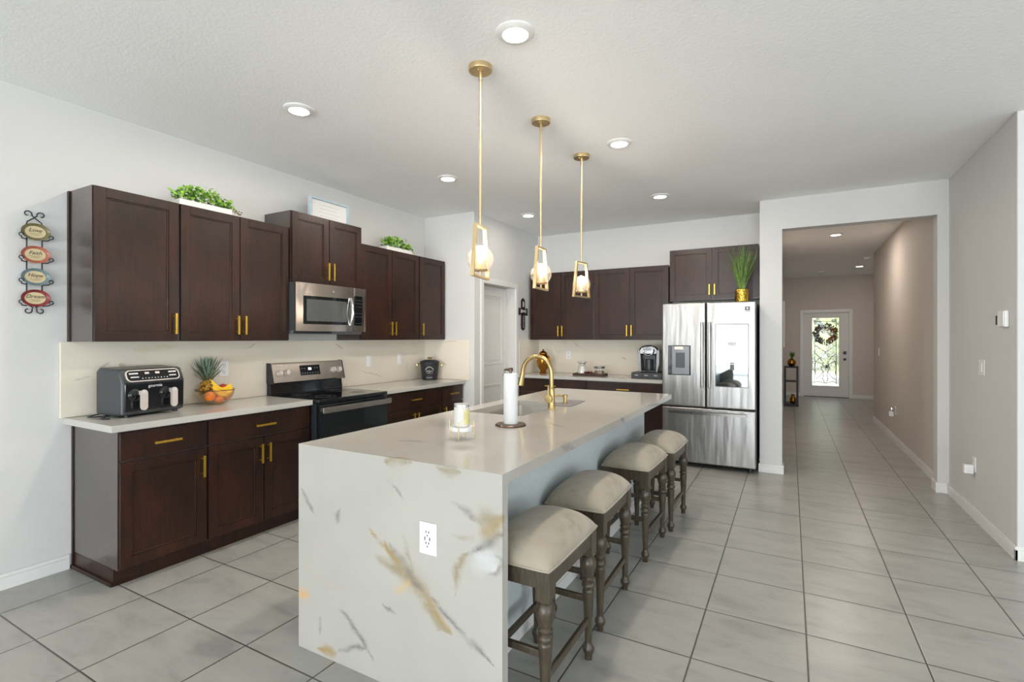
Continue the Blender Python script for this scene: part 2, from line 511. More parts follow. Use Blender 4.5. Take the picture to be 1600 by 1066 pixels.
def pineapple_skin():
    t = NT('pineapple_skin')
    v = t.coord('Object')
    vo = t.add('ShaderNodeTexVoronoi')
    vo.inputs['Scale'].default_value = 62
    t.link(v, vo.inputs['Vector'])
    r = t.ramp(vo.outputs['Distance'], [(0.1, srgb(232, 196, 92)), (0.45, srgb(206, 152, 40)), (0.75, srgb(92, 66, 22))])
    M['pineapple_skin'] = t.base(r.outputs[0], 0.55)
    t.bump(t.math('SUBTRACT', 1.0, vo.outputs['Distance']), 0.6, 0.006)
pineapple_skin()
def hammered():
    t = NT('hammered_gold')
    vo = t.add('ShaderNodeTexVoronoi')
    vo.inputs['Scale'].default_value = 60
    t.link(t.coord(), vo.inputs['Vector'])
    M['hammered_gold'] = t.base(srgb(206, 168, 72), 0.25, 1.0)
    t.bump(vo.outputs['Distance'], 0.6, 0.006)
hammered()

# ------------------------------------------------------------------ mesh helpers
class MB:
    def __init__(s):
        s.bm = bmesh.new()
    def box(s, x0, x1, y0, y1, z0, z1, bevel=0.0, seg=2):
        vs = [s.bm.verts.new((x, y, z)) for z in (z0, z1) for y in (y0, y1) for x in (x0, x1)]
        q = [(0, 2, 3, 1), (4, 5, 7, 6), (0, 1, 5, 4), (2, 6, 7, 3), (0, 4, 6, 2), (1, 3, 7, 5)]
        fs = [s.bm.faces.new([vs[i] for i in f]) for f in q]
        if bevel:
            es = list({e for f in fs for e in f.edges})
            bmesh.ops.bevel(s.bm, geom=es, offset=bevel, segments=seg, affect='EDGES', profile=0.5)
        return s
    def obox(s, c, half, rot, bevel=0.0):
        """box about c, turned by the Euler rot"""
        n0 = set(s.bm.verts)
        s.box(-half[0], half[0], -half[1], half[1], -half[2], half[2], bevel)
        from mathutils import Euler
        m = Matrix.Translation(c) @ Euler(rot).to_matrix().to_4x4()
        for v in s.bm.verts:
            if v not in n0:
                v.co = m @ v.co
        return s
    def prism(s, pts, d0, d1, axis='y', bevel=0.0, seg=2):
        """2-D outline (a, b) extruded along axis: y -> (x, z), x -> (y, z), z -> (x, y)"""
        def P(a, b, d):
            return {'y': (a, d, b), 'x': (d, a, b), 'z': (a, b, d)}[axis]
        A = [s.bm.verts.new(P(a, b, d0)) for a, b in pts]
        B = [s.bm.verts.new(P(a, b, d1)) for a, b in pts]
        n = len(pts)
        fs = [s.bm.faces.new(A), s.bm.faces.new(B[::-1])]
        for i in range(n):
            fs.append(s.bm.faces.new([A[i], B[i], B[(i + 1) % n], A[(i + 1) % n]]))
        if bevel:
            es = list({e for f in fs[:2] for e in f.edges})
            bmesh.ops.bevel(s.bm, geom=es, offset=bevel, segments=seg, affect='EDGES', profile=0.5)
        return s
    def lathe(s, prof, c=(0, 0, 0), seg=24, axis='z', arc=None):
        c = Vector(c)
        def P(r, h, a):
            if axis == 'z':
                return c + Vector((r * cos(a), r * sin(a), h))
            if axis == 'x':
                return c + Vector((h, r * cos(a), r * sin(a)))
            return c + Vector((r * cos(a), h, r * sin(a)))
        rings = []
        for r, h in prof:
            if r < 1e-6:
                rings.append([s.bm.verts.new(P(0, h, 0))])
            else:
                rings.append([s.bm.verts.new(P(r, h, 2 * pi * i / seg)) for i in range(seg)])
        for A, B in zip(rings, rings[1:]):
            for i in range(seg):
                j = (i + 1) % seg
                if len(A) == 1 and len(B) == 1:
                    continue
                if len(A) == 1:
                    s.bm.faces.new([A[0], B[j], B[i]])
                elif len(B) == 1:
                    s.bm.faces.new([A[i], A[j], B[0]])
                else:
                    s.bm.faces.new([A[i], A[j], B[j], B[i]])
        for ring, flip in ((rings[0], True), (rings[-1], False)):
            if len(ring) > 1:
                s.bm.faces.new(ring[::-1] if flip else ring)
        return s
    def tube(s, pts, r, seg=10, closed=False):
        pts = [Vector(p) for p in pts]
        n = len(pts)
        rr = r if isinstance(r, (list, tuple)) else [r] * n
        rings = []
        up = None
        for i in range(n):
            a = pts[i - 1] if (i > 0 or closed) else pts[0]
            b = pts[(i + 1) % n] if (i < n - 1 or closed) else pts[-1]
            t = (b - a).normalized()
            if up is None:
                up = Vector((0, 0, 1)) if abs(t.z) < 0.9 else Vector((1, 0, 0))
            u = (up - t * up.dot(t)).normalized()
            up = u
            w = t.cross(u)
            rings.append([s.bm.verts.new(pts[i] + (u * cos(2 * pi * k / seg) + w * sin(2 * pi * k / seg)) * rr[i]) for k in range(seg)])
        m = n if closed else n - 1
        for i in range(m):
            A, B = rings[i], rings[(i + 1) % n]
            for k in range(seg):
                s.bm.faces.new([A[k], A[(k + 1) % seg], B[(k + 1) % seg], B[k]])
        if not closed:
            s.bm.faces.new(rings[0][::-1])
            s.bm.faces.new(rings[-1])
        return s
    def ball(s, c, r, sc=(1, 1, 1), seg=20, rings=12):
        prof = [(0 if k in (0, rings) else r * sin(pi * k / rings), -r * cos(pi * k / rings)) for k in range(rings + 1)]
        n0 = set(s.bm.verts)
        s.lathe(prof, (0, 0, 0), seg)
        for v in s.bm.verts:
            if v not in n0:
                v.co = Vector(c) + Vector((v.co.x * sc[0], v.co.y * sc[1], v.co.z * sc[2]))
        return s
    def strip(s, pts, widths, side):
        """thin leaf or blade along pts, side = width direction"""
        side = Vector(side).normalized()
        L = []
        for p, w in zip(pts, widths):
            p = Vector(p)
            L.append((s.bm.verts.new(p - side * w), s.bm.verts.new(p + side * w)))
        for a, b in zip(L, L[1:]):
            s.bm.faces.new([a[0], a[1], b[1], b[0]])
        return s
    def leaf(s, c, n, length, width, spin):
        """small rounded leaf at c facing n"""
        n = Vector(n).normalized()
        u = n.cross(Vector((0, 0, 1)))
        if u.length < 0.05:
            u = Vector((1, 0, 0))
        u.normalize()
        w = n.cross(u)
        d = u * cos(spin) + w * sin(spin)
        e = n.cross(d)
        c = Vector(c)
        pts = []
        for k in range(7):
            a = 2 * pi * k / 7
            bow = 0.18 * length * (1 - cos(a)) * 0.5
            pts.append(s.bm.verts.new(c + d * (length / 2) * cos(a) + e * (width / 2) * sin(a) + n * bow))
        s.bm.faces.new(pts)
        return s
    def build(s, name, mat, parent=None, loc=(0, 0, 0), rot=(0, 0, 0), smooth=35):
        me = bpy.data.meshes.new(name)
        bmesh.ops.recalc_face_normals(s.bm, faces=s.bm.faces[:])
        s.bm.to_mesh(me)
        s.bm.free()
        me.materials.append(M[mat])
        if smooth:
            me.polygons.foreach_set('use_smooth', [True] * len(me.polygons))
            me.set_sharp_from_angle(angle=R(smooth))
        o = bpy.data.objects.new(name, me)
        o.location = loc
        o.rotation_euler = rot
        C.objects.link(o)
        if smooth and smooth < 50:
            wm = o.modifiers.new('weighted_normal', 'WEIGHTED_NORMAL')
            wm.weight = 100
            wm.keep_sharp = True
        if parent:
            o.parent = parent
        return o

def tag(o, label, cat, group=None):
    o['label'] = label
    o['category'] = cat
    if group:
        o['group'] = group
    return o
def thing(name, label, cat, loc=(0, 0, 0), rz=0.0, group=None):
    o = bpy.data.objects.new(name, None)
    o.empty_display_size = 0.05
    o.location = loc
    o.rotation_euler = (0, 0, rz)
    C.objects.link(o)
    return tag(o, label, cat, group)
def struct(o):
    o['kind'] = 'structure'
    return o
def dup(o, parent=None):
    c = o.copy()
    C.objects.link(c)
    if parent:
        c.parent = parent
    for ch in list(o.children):
        dup(ch, c)
    return c
def rr_pts(w, h, r, n=5):
    """rounded rectangle outline centred on 0"""
    out = []
    for cx, cy, a0 in ((w / 2 - r, h / 2 - r, 0), (-w / 2 + r, h / 2 - r, 90), (-w / 2 + r, -h / 2 + r, 180), (w / 2 - r, -h / 2 + r, 270)):
        for k in range(n + 1):
            a = R(a0 + 90 * k / n)
            out.append((cx + r * cos(a), cy + r * sin(a)))
    return out
def text(name, body, size, mat, parent, loc, rot, depth=0.0008, shear=0.0, align='CENTER'):
    cu = bpy.data.curves.new(name, 'FONT')
    cu.body = body
    cu.size = size
    cu.extrude = depth
    cu.shear = shear
    cu.align_x = align
    cu.align_y = 'CENTER'
    tmp = bpy.data.objects.new(name + '_tmp', cu)
    C.objects.link(tmp)
    dg = bpy.context.evaluated_depsgraph_get()
    me = bpy.data.meshes.new_from_object(tmp.evaluated_get(dg))
    bpy.data.objects.remove(tmp)
    me.materials.clear()
    me.materials.append(M[mat])
    o = bpy.data.objects.new(name, me)
    o.location = loc
    o.rotation_euler = rot
    o.parent = parent
    C.objects.link(o)
    return o

# ------------------------------------------------------------------ the room
XL = -3.852           # left wall
YR = 4.783            # short wall at the end of the left run
XD = -3.136           # pantry-door wall
YB = 6.44             # back wall
YS = 5.885            # wall with the hallway opening
XR = 1.258            # right wall
CE = 2.845            # ceiling
BH = 0.09             # baseboard height

struct(MB().box(-4.1, 7.8, -9.2, 14.6, -0.12, 0).build('floor', 'floor_tile', smooth=0))
struct(MB().box(-4.1, 7.8, -9.2, 14.3, CE, CE + 0.12).build('ceiling', 'ceiling_paint', smooth=0))

def holed_wall(mb, axis, a0, a1, d0, d1, z1, holes):
    """wall along axis with rectangular holes (u0, u1, z0, z1)"""
    us = sorted({a0, a1, *[h[0] for h in holes], *[h[1] for h in holes]})
    for u0, u1 in zip(us, us[1:]):
        mid = (u0 + u1) / 2
        hs = sorted([h for h in holes if h[0] <= mid <= h[1]], key=lambda h: h[2])
        z = 0
        for h in hs + [(0, 0, z1, z1)]:
            if h[2] - z > 1e-4:
                if axis == 'x':
                    mb.box(u0, u1, d0, d1, z, h[2])
                else:
                    mb.box(d0, d1, u0, u1, z, h[2])
            z = h[3]
    return mb

struct(holed_wall(MB(), 'y', -9.05, YB + .15, XL - .15, XL, CE, [(-8.3, -4.9, 0.40, 2.40)]).build('wall_left', 'wall_paint', smooth=0))
struct(MB().box(XL, XD, YR, YR + .12, 0, CE, .004).build('wall_pantry_side', 'wall_paint', smooth=0))
struct(holed_wall(MB(), 'y', YR + .12, YB, XD - .2, XD, CE, [(4.97, 5.755, 0, 2.05)]).build('wall_pantry', 'wall_paint', smooth=0))
struct(MB().box(XD - .2, -0.28, YB, YB + .15, 0, CE).build('wall_back', 'wall_paint', smooth=0))
w = MB()
w.box(-0.279, -0.071, YS, YS + .145, 0, CE)
w.box(-0.071, 1.175, YS, YS + .145, 2.53, CE)
w.box(1.175, XR, YS, YS + .145, 0, CE)
struct(w.build('wall_hallway_opening', 'wall_paint', smooth=0))
w = MB()
w.box(XR, XR + .15, 4.33, YS + .145, 0, CE, .006)
w.box(XR + .15, 7.5, 4.33, 4.48, 0, CE)
struct(w.build('wall_right', 'wall_paint', smooth=0))
struct(MB().box(-0.279, -0.13, YS + .145, 14.1, 0, CE).build('wall_hall_left', 'hall_paint', smooth=0))
w = MB()
w.box(1.24, 1.39, YS + .145, 10.40, 0, CE)
w.box(1.39, 2.6, 10.25, 10.40, 0, CE)
w.box(2.6, 2.75, 10.25, 14.1, 0, CE)
struct(w.build('wall_hall_right', 'hall_paint', smooth=0))
YD = 13.97
struct(holed_wall(MB(), 'x', -0.13, 2.6, YD, YD + .15, CE, [(0.285, 1.195, 0, 2.0)]).build('wall_entry', 'hall_paint', smooth=0))
struct(holed_wall(MB(), 'x', XL, 7.5, -9.1, -8.95, CE, [(-3.1, 3.9, 0.05, 2.40)]).build('wall_rear', 'wall_paint', smooth=0))
struct(holed_wall(MB(), 'y', -8.95, 4.48, 7.5, 7.65, CE, [(-6.1, 1.1, 0.30, 2.40)]).build('wall_living', 'wall_paint', smooth=0))

def baseboard(name, pieces):
    mb = MB()
    for (x0, x1, y0, y1) in pieces:
        mb.box(x0, x1, y0, y1, 0, BH - .022, .002)
        # thinner moulded top
        dx, dy = (x1 - x0), (y1 - y0)
        k = .004
        if dx < dy:
            mb.box(x0 + k * .5, x1 - k * .5, y0, y1, BH - .022, BH, .003)
        else:
            mb.box(x0, x1, y0 + k * .5, y1 - k * .5, BH - .022, BH, .003)
    return struct(mb.build(name, 'trim_white'))
baseboard('baseboard_left', [(XL, XL + .015, -8.95, 1.375)])
baseboard('baseboard_right', [(XR - .015, XR, 4.315, YS), (XR - .015, 7.5, 4.315, 4.33)])
baseboard('baseboard_opening', [(-.290, -.056, YS - .015, YS), (-.071, -.056, YS, YS + .145), (1.160, XR - .015, YS - .015, YS), (1.160, 1.175, YS, YS + .145)])
baseboard('baseboard_hall_right', [(1.225, 1.24, YS + .16, 10.40)])
baseboard('baseboard_hall_left', [(-.13, -.115, YS + .145, YD)])
baseboard('baseboard_entry', [(-.115, .22, YD - .015, YD), (1.265, 2.6, YD - .015, YD)])
baseboard('baseboard_pantry', [(XD, XD + .015, YR, 4.905), (-3.19, XD + .015, YR - .015, YR)])

# unseen rear window and two side windows added for the light, framed with panes
def window(n, axis, u0, u1, z0, z1, d, parts):
    mb = MB()
    t = .05
    def b(a0, a1, c0, c1):
        if axis == 'x':
            mb.box(a0, a1, d - .03, d + .03, c0, c1, .004)
        else:
            mb.box(d - .03, d + .03, a0, a1, c0, c1, .004)
    b(u0, u1, z0, z0 + t); b(u0, u1, z1 - t, z1)
    for k in range(parts + 1):
        c = u0 + t / 2 + (u1 - u0 - t) * k / parts
        b(c - t / 2, c + t / 2, z0 + t, z1 - t)
    fr = struct(mb.build('window_%d' % n, 'trim_white'))
    g = MB()
    if axis == 'x':
        g.box(u0 + t, u1 - t, d - .004, d + .004, z0 + t, z1 - t)
    else:
        g.box(d - .004, d + .004, u0 + t, u1 - t, z0 + t, z1 - t)
    g.build('pane', 'window_glass', fr, smooth=0)
window(1, 'x', -3.1, 3.9, 0.05, 2.40, -9.03, 4)
window(2, 'y', -6.1, 1.1, 0.30, 2.40, 7.58, 4)
window(3, 'y', -8.3, -4.9, 0.40, 2.40, XL - .08, 2)

# pantry door in its deep opening
def casing(name, axis, u0, u1, ztop, d, side, w=.062, t=.016, z0=0):
    """door casing round an opening; side = +1 / -1 which way it stands off the wall"""
    mb = MB()
    a, b = sorted((d, d + side * t))
    def bx(p0, p1, c0, c1):
        if axis == 'y':
            mb.box(a, b, p0, p1, c0, c1, .004)
        else:
            mb.box(p0, p1, a, b, c0, c1, .004)
    bx(u0 - w, u0, z0, ztop + w)
    bx(u1, u1 + w, z0, ztop + w)
    bx(u0, u1, ztop, ztop + w)
    return struct(mb.build(name, 'trim_white'))
casing('trim_1', 'y', 4.97, 5.755, 2.05, XD, 1)
d1 = MB()
xf = -3.262
d1.box(xf - .04, xf, 4.975, 5.75, 0.012, 2.045, .002)
pd = struct(d1.build('door_1', 'door_white'))
for (z0, z1) in ((1.07, 1.945), (0.20, 0.83)):
    p = MB()
    ya, yb_ = 5.105, 5.62
    for (a_, b_, c_, d_) in ((ya, ya + .022, z0, z1), (yb_ - .022, yb_, z0, z1), (ya, yb_, z0, z0 + .022), (ya, yb_, z1 - .022, z1)):
        p.box(xf - .002, xf + .014, a_, b_, c_, d_, .006, 2)
    p.box(xf - .001, xf + .009, ya + .05, yb_ - .05, z0 + .05, z1 - .05, .008, 2)
    p.build('raised_panel', 'door_white', pd)
h = MB()
h.lathe([(.03, 0), (.03, .008), (.012, .010), (.012, .05)], (xf, 5.69, .93), 16, 'x')
h.tube([(xf + .05, 5.69, .93), (xf + .053, 5.64, .932), (xf + .05, 5.58, .93)], .009, 8)
h.build('door_handle', 'handle_steel', pd)

# front door at the end of the hall
casing('trim_2', 'x', 0.285, 1.195, 2.0, YD, -1, w=.07)
mb = MB()
x0, x1, yb, yf2 = 0.2855, 1.1945, YD + .075, YD + .03
gx0, gx1, gz0, gz1 = 0.463, 1.003, 0.267, 1.875
mb.box(x0, gx0, yf2, yb, .0135, 1.9995); mb.box(gx1, x1, yf2, yb, .0135, 1.9995)
mb.box(gx0, gx1, yf2, yb, .015, gz0); mb.box(gx0, gx1, yf2, yb, gz1, 1.9995)
fd = struct(mb.build('door_2', 'door_white', smooth=0))
mb = MB()
k = .035
for (a, b, c, d) in ((gx0 - k, gx0, gz0 - k, gz1 + k), (gx1, gx1 + k, gz0 - k, gz1 + k), (gx0, gx1, gz0 - k, gz0), (gx0, gx1, gz1, gz1 + k)):
    mb.box(a, b, yf2 - .012, yf2, c, d, .005)
mb.build('glass_frame', 'door_white', fd)
MB().box(gx0, gx1, yf2 + .018, yf2 + .026, gz0, gz1).build('pane', 'door_glass', fd, smooth=0)
# leaded pattern of leaves and a flower
mb = MB()
cy = yf2 + .016
def came(p, r=.0065):
    mb.tube([(x, cy, z) for x, z in p], r, 5)
gw = gx1 - gx0
def U(a, b):
    return (gx0 + gw * a, gz0 + (gz1 - gz0) * b)
came([U(.1, .03), U(.1, .97)]); came([U(.9, .03), U(.9, .97)]); came([U(.1, .95), U(.9, .95)])
came([U(.0, .04), U(.25, .06), U(.5, .035), U(.75, .065), U(1, .04)])
for sgn in (-1, 1):
    came([U(.5 + sgn * a, b) for a, b in ((.02, .04), (.10, .10), (.06, .18), (.16, .26), (.08, .34), (.22, .42), (.38, .47))])
    came([U(.5 + sgn * a, b) for a, b in ((.0, .50), (.14, .53), (.30, .58), (.42, .60))])
    came([U(.5 + sgn * a, b) for a, b in ((.0, .50), (.08, .44), (.24, .40), (.36, .36), (.40, .26), (.36, .16))])
    came([U(.5 + sgn * a, b) for a, b in ((.40, .36), (.22, .34), (.05, .30))])
    came([U(.5 + sgn * a, b) for a, b in ((.36, .10), (.20, .14), (.06, .22))])
for kk in range(6):
    a = kk * pi / 3 + .3
    cx, cz = .55, .28
    came([U(cx, cz), U(cx + .13 * cos(a - .3), cz + .045 * sin(a - .3)), U(cx + .2 * cos(a), cz + .07 * sin(a)), U(cx + .13 * cos(a + .3), cz + .045 * sin(a + .3)), U(cx, cz)])
mb.build('leading', 'lead_came', fd)
mb = MB()
mb.lathe([(.033, 0), (.033, -.02), (.026, -.026), (0, -.026)], (1.115, yf2, 1.045), 18, 'y')
mb.box(1.085, 1.145, yf2 - .034, yf2 - .01, 1.02, 1.09, .008)
mb.build('deadbolt', 'dark_grey_metal', fd)
mb = MB()
mb.lathe([(.03, 0), (.03, -.012), (.013, -.014), (.013, -.04), (.026, -.05), (.026, -.068), (0, -.074)], (1.115, yf2, .90), 18, 'y')
mb.build('door_handle', 'dark_grey_metal', fd)
MB().box(0.285, 1.195, YD - .01, YD + .15, 0, .013).build('threshold', 'dark_grey_metal', fd)

# ------------------------------------------------------------------ cabinets
def bar_pull(name, parent, x, z, y, length, vertical):
    """square gold bar pull on two posts; front of the door at y"""
    mb = MB()
    t = .0065
    L = length / 2
    if vertical:
        mb.box(x - t, x + t, y - .036, y - .024, z - L, z + L, .0015)
        for s_ in (-1, 1):
            mb.lathe([(.005, 0), (.005, -.026)], (x, y, z + s_ * (L - .02)), 8, 'y')
    else:
        mb.box(x - L, x + L, y - .036, y - .024, z - t, z + t, .0015)
        for s_ in (-1, 1):
            mb.lathe([(.005, 0), (.005, -.026)], (x + s_ * (L - .02), y, z), 8, 'y')
    return mb.build(name, 'brass', parent)

def shaker(parent, x0, x1, z0, z1, y, th=.019, rail=.058):
    """shaker door, back face at y, front at y - th"""
    mb = MB()
    f = y - th
    b = .0016
    mb.box(x0, x0 + rail, f, y, z0, z1, b)
    mb.box(x1 - rail, x1, f, y, z0, z1, b)
    mb.box(x0 + rail, x1 - rail, f, y, z0, z0 + rail, b)
    mb.box(x0 + rail, x1 - rail, f, y, z1 - rail, z1, b)
    r = rail
    # stepped moulding round the recessed panel
    k = .009
    for (a, c, d, e) in ((x0 + r, x0 + r + k, z0 + r, z1 - r), (x1 - r - k, x1 - r, z0 + r, z1 - r), (x0 + r, x1 - r, z0 + r, z0 + r + k), (x0 + r, x1 - r, z1 - r - k, z1 - r)):
        mb.box(a, c, f + .005, y, d, e, .001, 1)
    mb.box(x0 + r, x1 - r, f + .010, y, z0 + r, z1 - r)
    return mb.build('door', 'espresso_wood', parent)

def wall_cabinet(label, loc, rz, w, d, h, ndoors, hinge='L', pull=.135):
    t = thing('wall_cabinet', label, 'cabinet', loc, rz, None)
    MB().box(0, w, -d, 0, 0, h, .0015).build('carcass', 'espresso_panel', t)
    e = .005
    if ndoors == 1:
        dr = shaker(t, e, w - e, .004, h - .004, -d - .001)
        bar_pull('handle', dr, (w - e - .028) if hinge == 'L' else (e + .028), .115, -d - .02, pull, True)
    else:
        m = w / 2
        for a, b, hx in ((e, m - .003, m - .028), (m + .003, w - e, m + .028)):
            dr = shaker(t, a, b, .004, h - .004, -d - .001)
            bar_pull('handle', dr, hx, .115, -d - .02, pull, True)
    return t

def base_cabinet(label, loc, rz, w, d, ndoors, hinge='L', toe=.05, h=.884, moulding=False):
    """drawer above one or two doors, dark toe kick"""
    t = thing('base_cabinet', label, 'cabinet', loc, rz, None)
    mb = MB()
    mb.box(0, w, -d, 0, .10, h, .0015)
    mb.build('carcass', 'espresso_panel', t)
    MB().box(0, w, -d + toe, 0, 0, .0995).build('toe_kick', 'espresso_wood', t)
    e = .006
    y = -d - .001
    dz0, dz1 = .715, h - .012
    mb = MB()
    mb.box(e, w - e, y - .019, y, dz0, dz1, .003)
    dw = mb.build('drawer', 'espresso_wood', t)
    bar_pull('handle', dw, w / 2, (dz0 + dz1) / 2, y - .019, .15, False)
    top = dz0 - .012
    if ndoors == 1:
        dr = shaker(t, e, w - e, .108, top, y)
        bar_pull('handle', dr, (w - e - .028) if hinge == 'L' else (e + .028), top - .11, y - .019, .135, True)
    else:
        m = w / 2
        for a, b, hx in ((e, m - .003, m - .030), (m + .003, w - e, m + .030)):
            dr = shaker(t, a, b, .108, top, y)
            bar_pull('handle', dr, hx, top - .11, y - .019, .135, True)
    if moulding:
        MB().box(-.012, 0, -d + toe, 0, 0, .022, .003).build('shoe_moulding', 'espresso_wood', t)
        MB().box(-.006, 0, -.02, 0, .022, h, .001).build('scribe_strip', 'espresso_wood', t)
    return t

Q = pi / 2            # left-wall units face +x
g = .002
dU = .302             # upper depth without doors
UZ = 1.385
a = wall_cabinet('single-door dark upper cabinet at the left end, nearest the plate rack', (XL + .001, 1.373, UZ), Q, .468, dU, .915, 1)
MB().box(-.008, 0, -.025, 0, 0, .915, .001).build('scribe_strip', 'espresso_wood', a)
wall_cabinet('two-door dark upper cabinet under the longer leafy planter, left of the microwave', (XL + .001, 1.846, UZ), Q, .829, dU, .915, 2)
wall_cabinet('short two-door dark upper cabinet above the microwave, under the framed sign', (XL + .001, 2.680, 1.862), Q, .755, .325, .578, 2, pull=.15)
wall_cabinet('two-door dark upper cabinet under the small leafy planter, right of the microwave', (XL + .001, 3.445, UZ), Q, .850, dU, .915, 2)
wall_cabinet('single-door dark upper cabinet above the black canister, right end of the left wall', (XL + .001, 4.300, UZ), Q, .465, dU, .915, 1, hinge='R')
dB = .557
base_cabinet('single-door dark base cabinet with a drawer under the air fryer', (XL + .001, 1.392, 0), Q, .485, dB, 1, moulding=True)
base_cabinet('two-door dark base cabinet with a wide drawer under the fruit bowl, left of the range', (XL + .001, 1.880, 0), Q, .790, dB, 2)
base_cabinet('two-door dark base cabinet with a drawer just right of the range', (XL + .001, 3.468, 0), Q, .900, dB, 2)
base_cabinet('narrow dark base cabinet with a drawer under the black canister', (XL + .001, 4.372, 0), Q, .385, dB, 1, hinge='R')
# back wall
wall_cabinet('two-door dark upper cabinet on the back wall, beside the wall cross', (-3.100, YB - .001, UZ - .005), 0, .908, dU + .006, .895, 2)
wall_cabinet('two-door dark upper cabinet on the back wall, above the coffee maker', (-2.188, YB - .001, UZ - .005), 0, .920, dU + .006, .895, 2)
wall_cabinet('short two-door dark cabinet above the refrigerator, behind the grass plant', (-1.250, YB - .001, 1.842), 0, .950, dU + .006, .598, 2, pull=.12)
base_cabinet('dark base cabinet with a drawer on the back wall, under the gold vase', (-3.130, YB - .001, 0), 0, .935, .575, 2)
base_cabinet('dark base cabinet with a drawer on the back wall, left of the refrigerator', (-2.190, YB - .001, 0), 0, .925, .575, 2)

# ------------------------------------------------------------------ worktops and splashbacks
def slab(name, label, cat, mat, boxes, bevel=.003):
    mb = MB()
    for b in boxes:
        mb.box(*b, bevel)
    return tag(mb.build(name, mat), label, cat)
ZC0, ZC = .885, .924
slab('countertop', 'white quartz worktop left of the range, under the air fryer and fruit', 'countertop', 'quartz_counter', [(XL + .001, -3.248, 1.345, 2.672, ZC0, ZC)])
slab('countertop', 'white quartz worktop right of the range, under the black canister', 'countertop', 'quartz_counter', [(XL + .001, -3.248, 3.455, YR - .001, ZC0, ZC)])
slab('countertop', 'white quartz worktop on the back wall, under the coffee maker', 'countertop', 'quartz_counter', [(XD + .001, -1.258, 5.815, YB - .001, ZC0, ZC)])
slab('backsplash', 'long veined quartz splashback on the left wall behind the range', 'backsplash', 'quartz_splash', [(XL + .001, SX, 1.328, YR - .001, ZC + .001, UZ - .001)], .002)
slab('backsplash', 'narrow quartz splashback on the short wall beside the black canister', 'backsplash', 'quartz_splash', [(SX + .001, -3.19, YR - .020, YR - .001, ZC + .001, UZ - .001)], .002)
slab('backsplash', 'veined quartz splashback on the back wall behind the coffee maker', 'backsplash', 'quartz_splash', [(XD + .021, -1.258, YB - .020, YB - .001, ZC + .001, UZ - .006)], .002)
slab('backsplash', 'small quartz splashback beside the pantry door, next to the gold vase', 'backsplash', 'quartz_splash', [(XD + .001, XD + .020, 5.835, YB - .001, ZC + .001, UZ - .006)], .002)

# ------------------------------------------------------------------ island
IX0, IX1, IY0, IY1, ZI = -1.965, -.890, 1.538, 4.435, .925
SK = (-1.845, -1.445, 2.735, 3.440)          # sink cut-out
isl = thing('island_countertop', 'white quartz island worktop with a waterfall end and bold grey gold veins', 'countertop', (0, 0, 0))
mb = MB()
z0 = ZI - .04
outer = [(IX0, IY0 + .04), (IX1, IY0 + .04), (IX1, IY1), (IX0, IY1)]
inner = [(x, y) for x, y in [(p[0] + (SK[0] + SK[1]) / 2, p[1] + (SK[2] + SK[3]) / 2) for p in rr_pts(SK[1] - SK[0], SK[3] - SK[2], .03, 4)]]
def ring_slab(mb, outer, inner, z0, z1):
    bm = mb.bm
    tops = []
    loops = []
    for z in (z0, z1):
        o = [bm.verts.new((x, y, z)) for x, y in outer]
        i = [bm.verts.new((x, y, z)) for x, y in inner]
        es = []
        for L in (o, i):
            for k in range(len(L)):
                es.append(bm.edges.new((L[k], L[(k + 1) % len(L)])))
        bmesh.ops.triangle_fill(bm, edges=es, use_beauty=True)
        loops.append((o, i))
    for L0, L1 in zip(loops[0], loops[1]):
        for k in range(len(L0)):
            j = (k + 1) % len(L0)
            bm.faces.new([L0[k], L0[j], L1[j], L1[k]])
ring_slab(mb, outer, inner, z0, ZI)
mb.build('top_slab', 'quartz_island', isl, smooth=25)
MB().box(IX0, IX1, IY0, IY0 + .04, 0.001, ZI).build('waterfall_panel', 'quartz_island', isl)
ib = thing('island_cabinet', 'long grey-painted island base with white baseboard behind the stools', 'cabinet', (0, 0, 0))
mb = MB()
mb.box(-1.13, -1.115, IY0 + .042, IY1 - .03, .001, z0 - .001)
mb.box(-1.93, -1.915, IY0 + .042, IY1 - .03, .001, z0 - .001)
mb.box(-1.915, -1.13, IY1 - .045, IY1 - .03, .001, z0 - .001)
mb.box(-1.915, -1.13, IY0 + .042, IY0 + .057, .001, z0 - .001)
mb.build('body', 'island_paint', ib, smooth=0)
mb = MB()
mb.box(-1.115, -1.100, IY0 + .042, IY1 - .03, .001, BH - .02, .002)
mb.box(-1.115, -1.103, IY0 + .042, IY1 - .03, BH - .02, BH, .003)
mb.build('baseboard', 'trim_white', ib)

# sink under the cut-out
sk = thing('sink', 'stainless undermount sink in the island, beside the faucet', 'sink', ((SK[0] + SK[1]) / 2, (SK[2] + SK[3]) / 2, 0))
hw, hh = (SK[1] - SK[0]) / 2 + .006, (SK[3] - SK[2]) / 2 + .006
mb = MB()
bm = mb.bm
zt, zb = z0 - .001, z0 - .21
rings = []
for (w_, h_, z_) in ((hw + .02, hh + .02, zt), (hw, hh, zt), (hw - .006, hh - .006, zb + .02), (hw - .03, hh - .03, zb)):
    rings.append([bm.verts.new((x, y, z_)) for x, y in rr_pts(2 * w_, 2 * h_, .035, 4)])
for A, B in zip(rings, rings[1:]):
    for k in range(len(A)):
        j = (k + 1) % len(A)
        bm.faces.new([A[k], A[j], B[j], B[k]])
bm.faces.new(rings[-1])
mb.build('basin', 'sink_steel', sk)
MB().lathe([(.045, zb + .001), (.045, zb + .004), (.03, zb + .003), (0, zb + .002)], (0, 0.0, 0), 20).build('drain', 'chrome', sk)

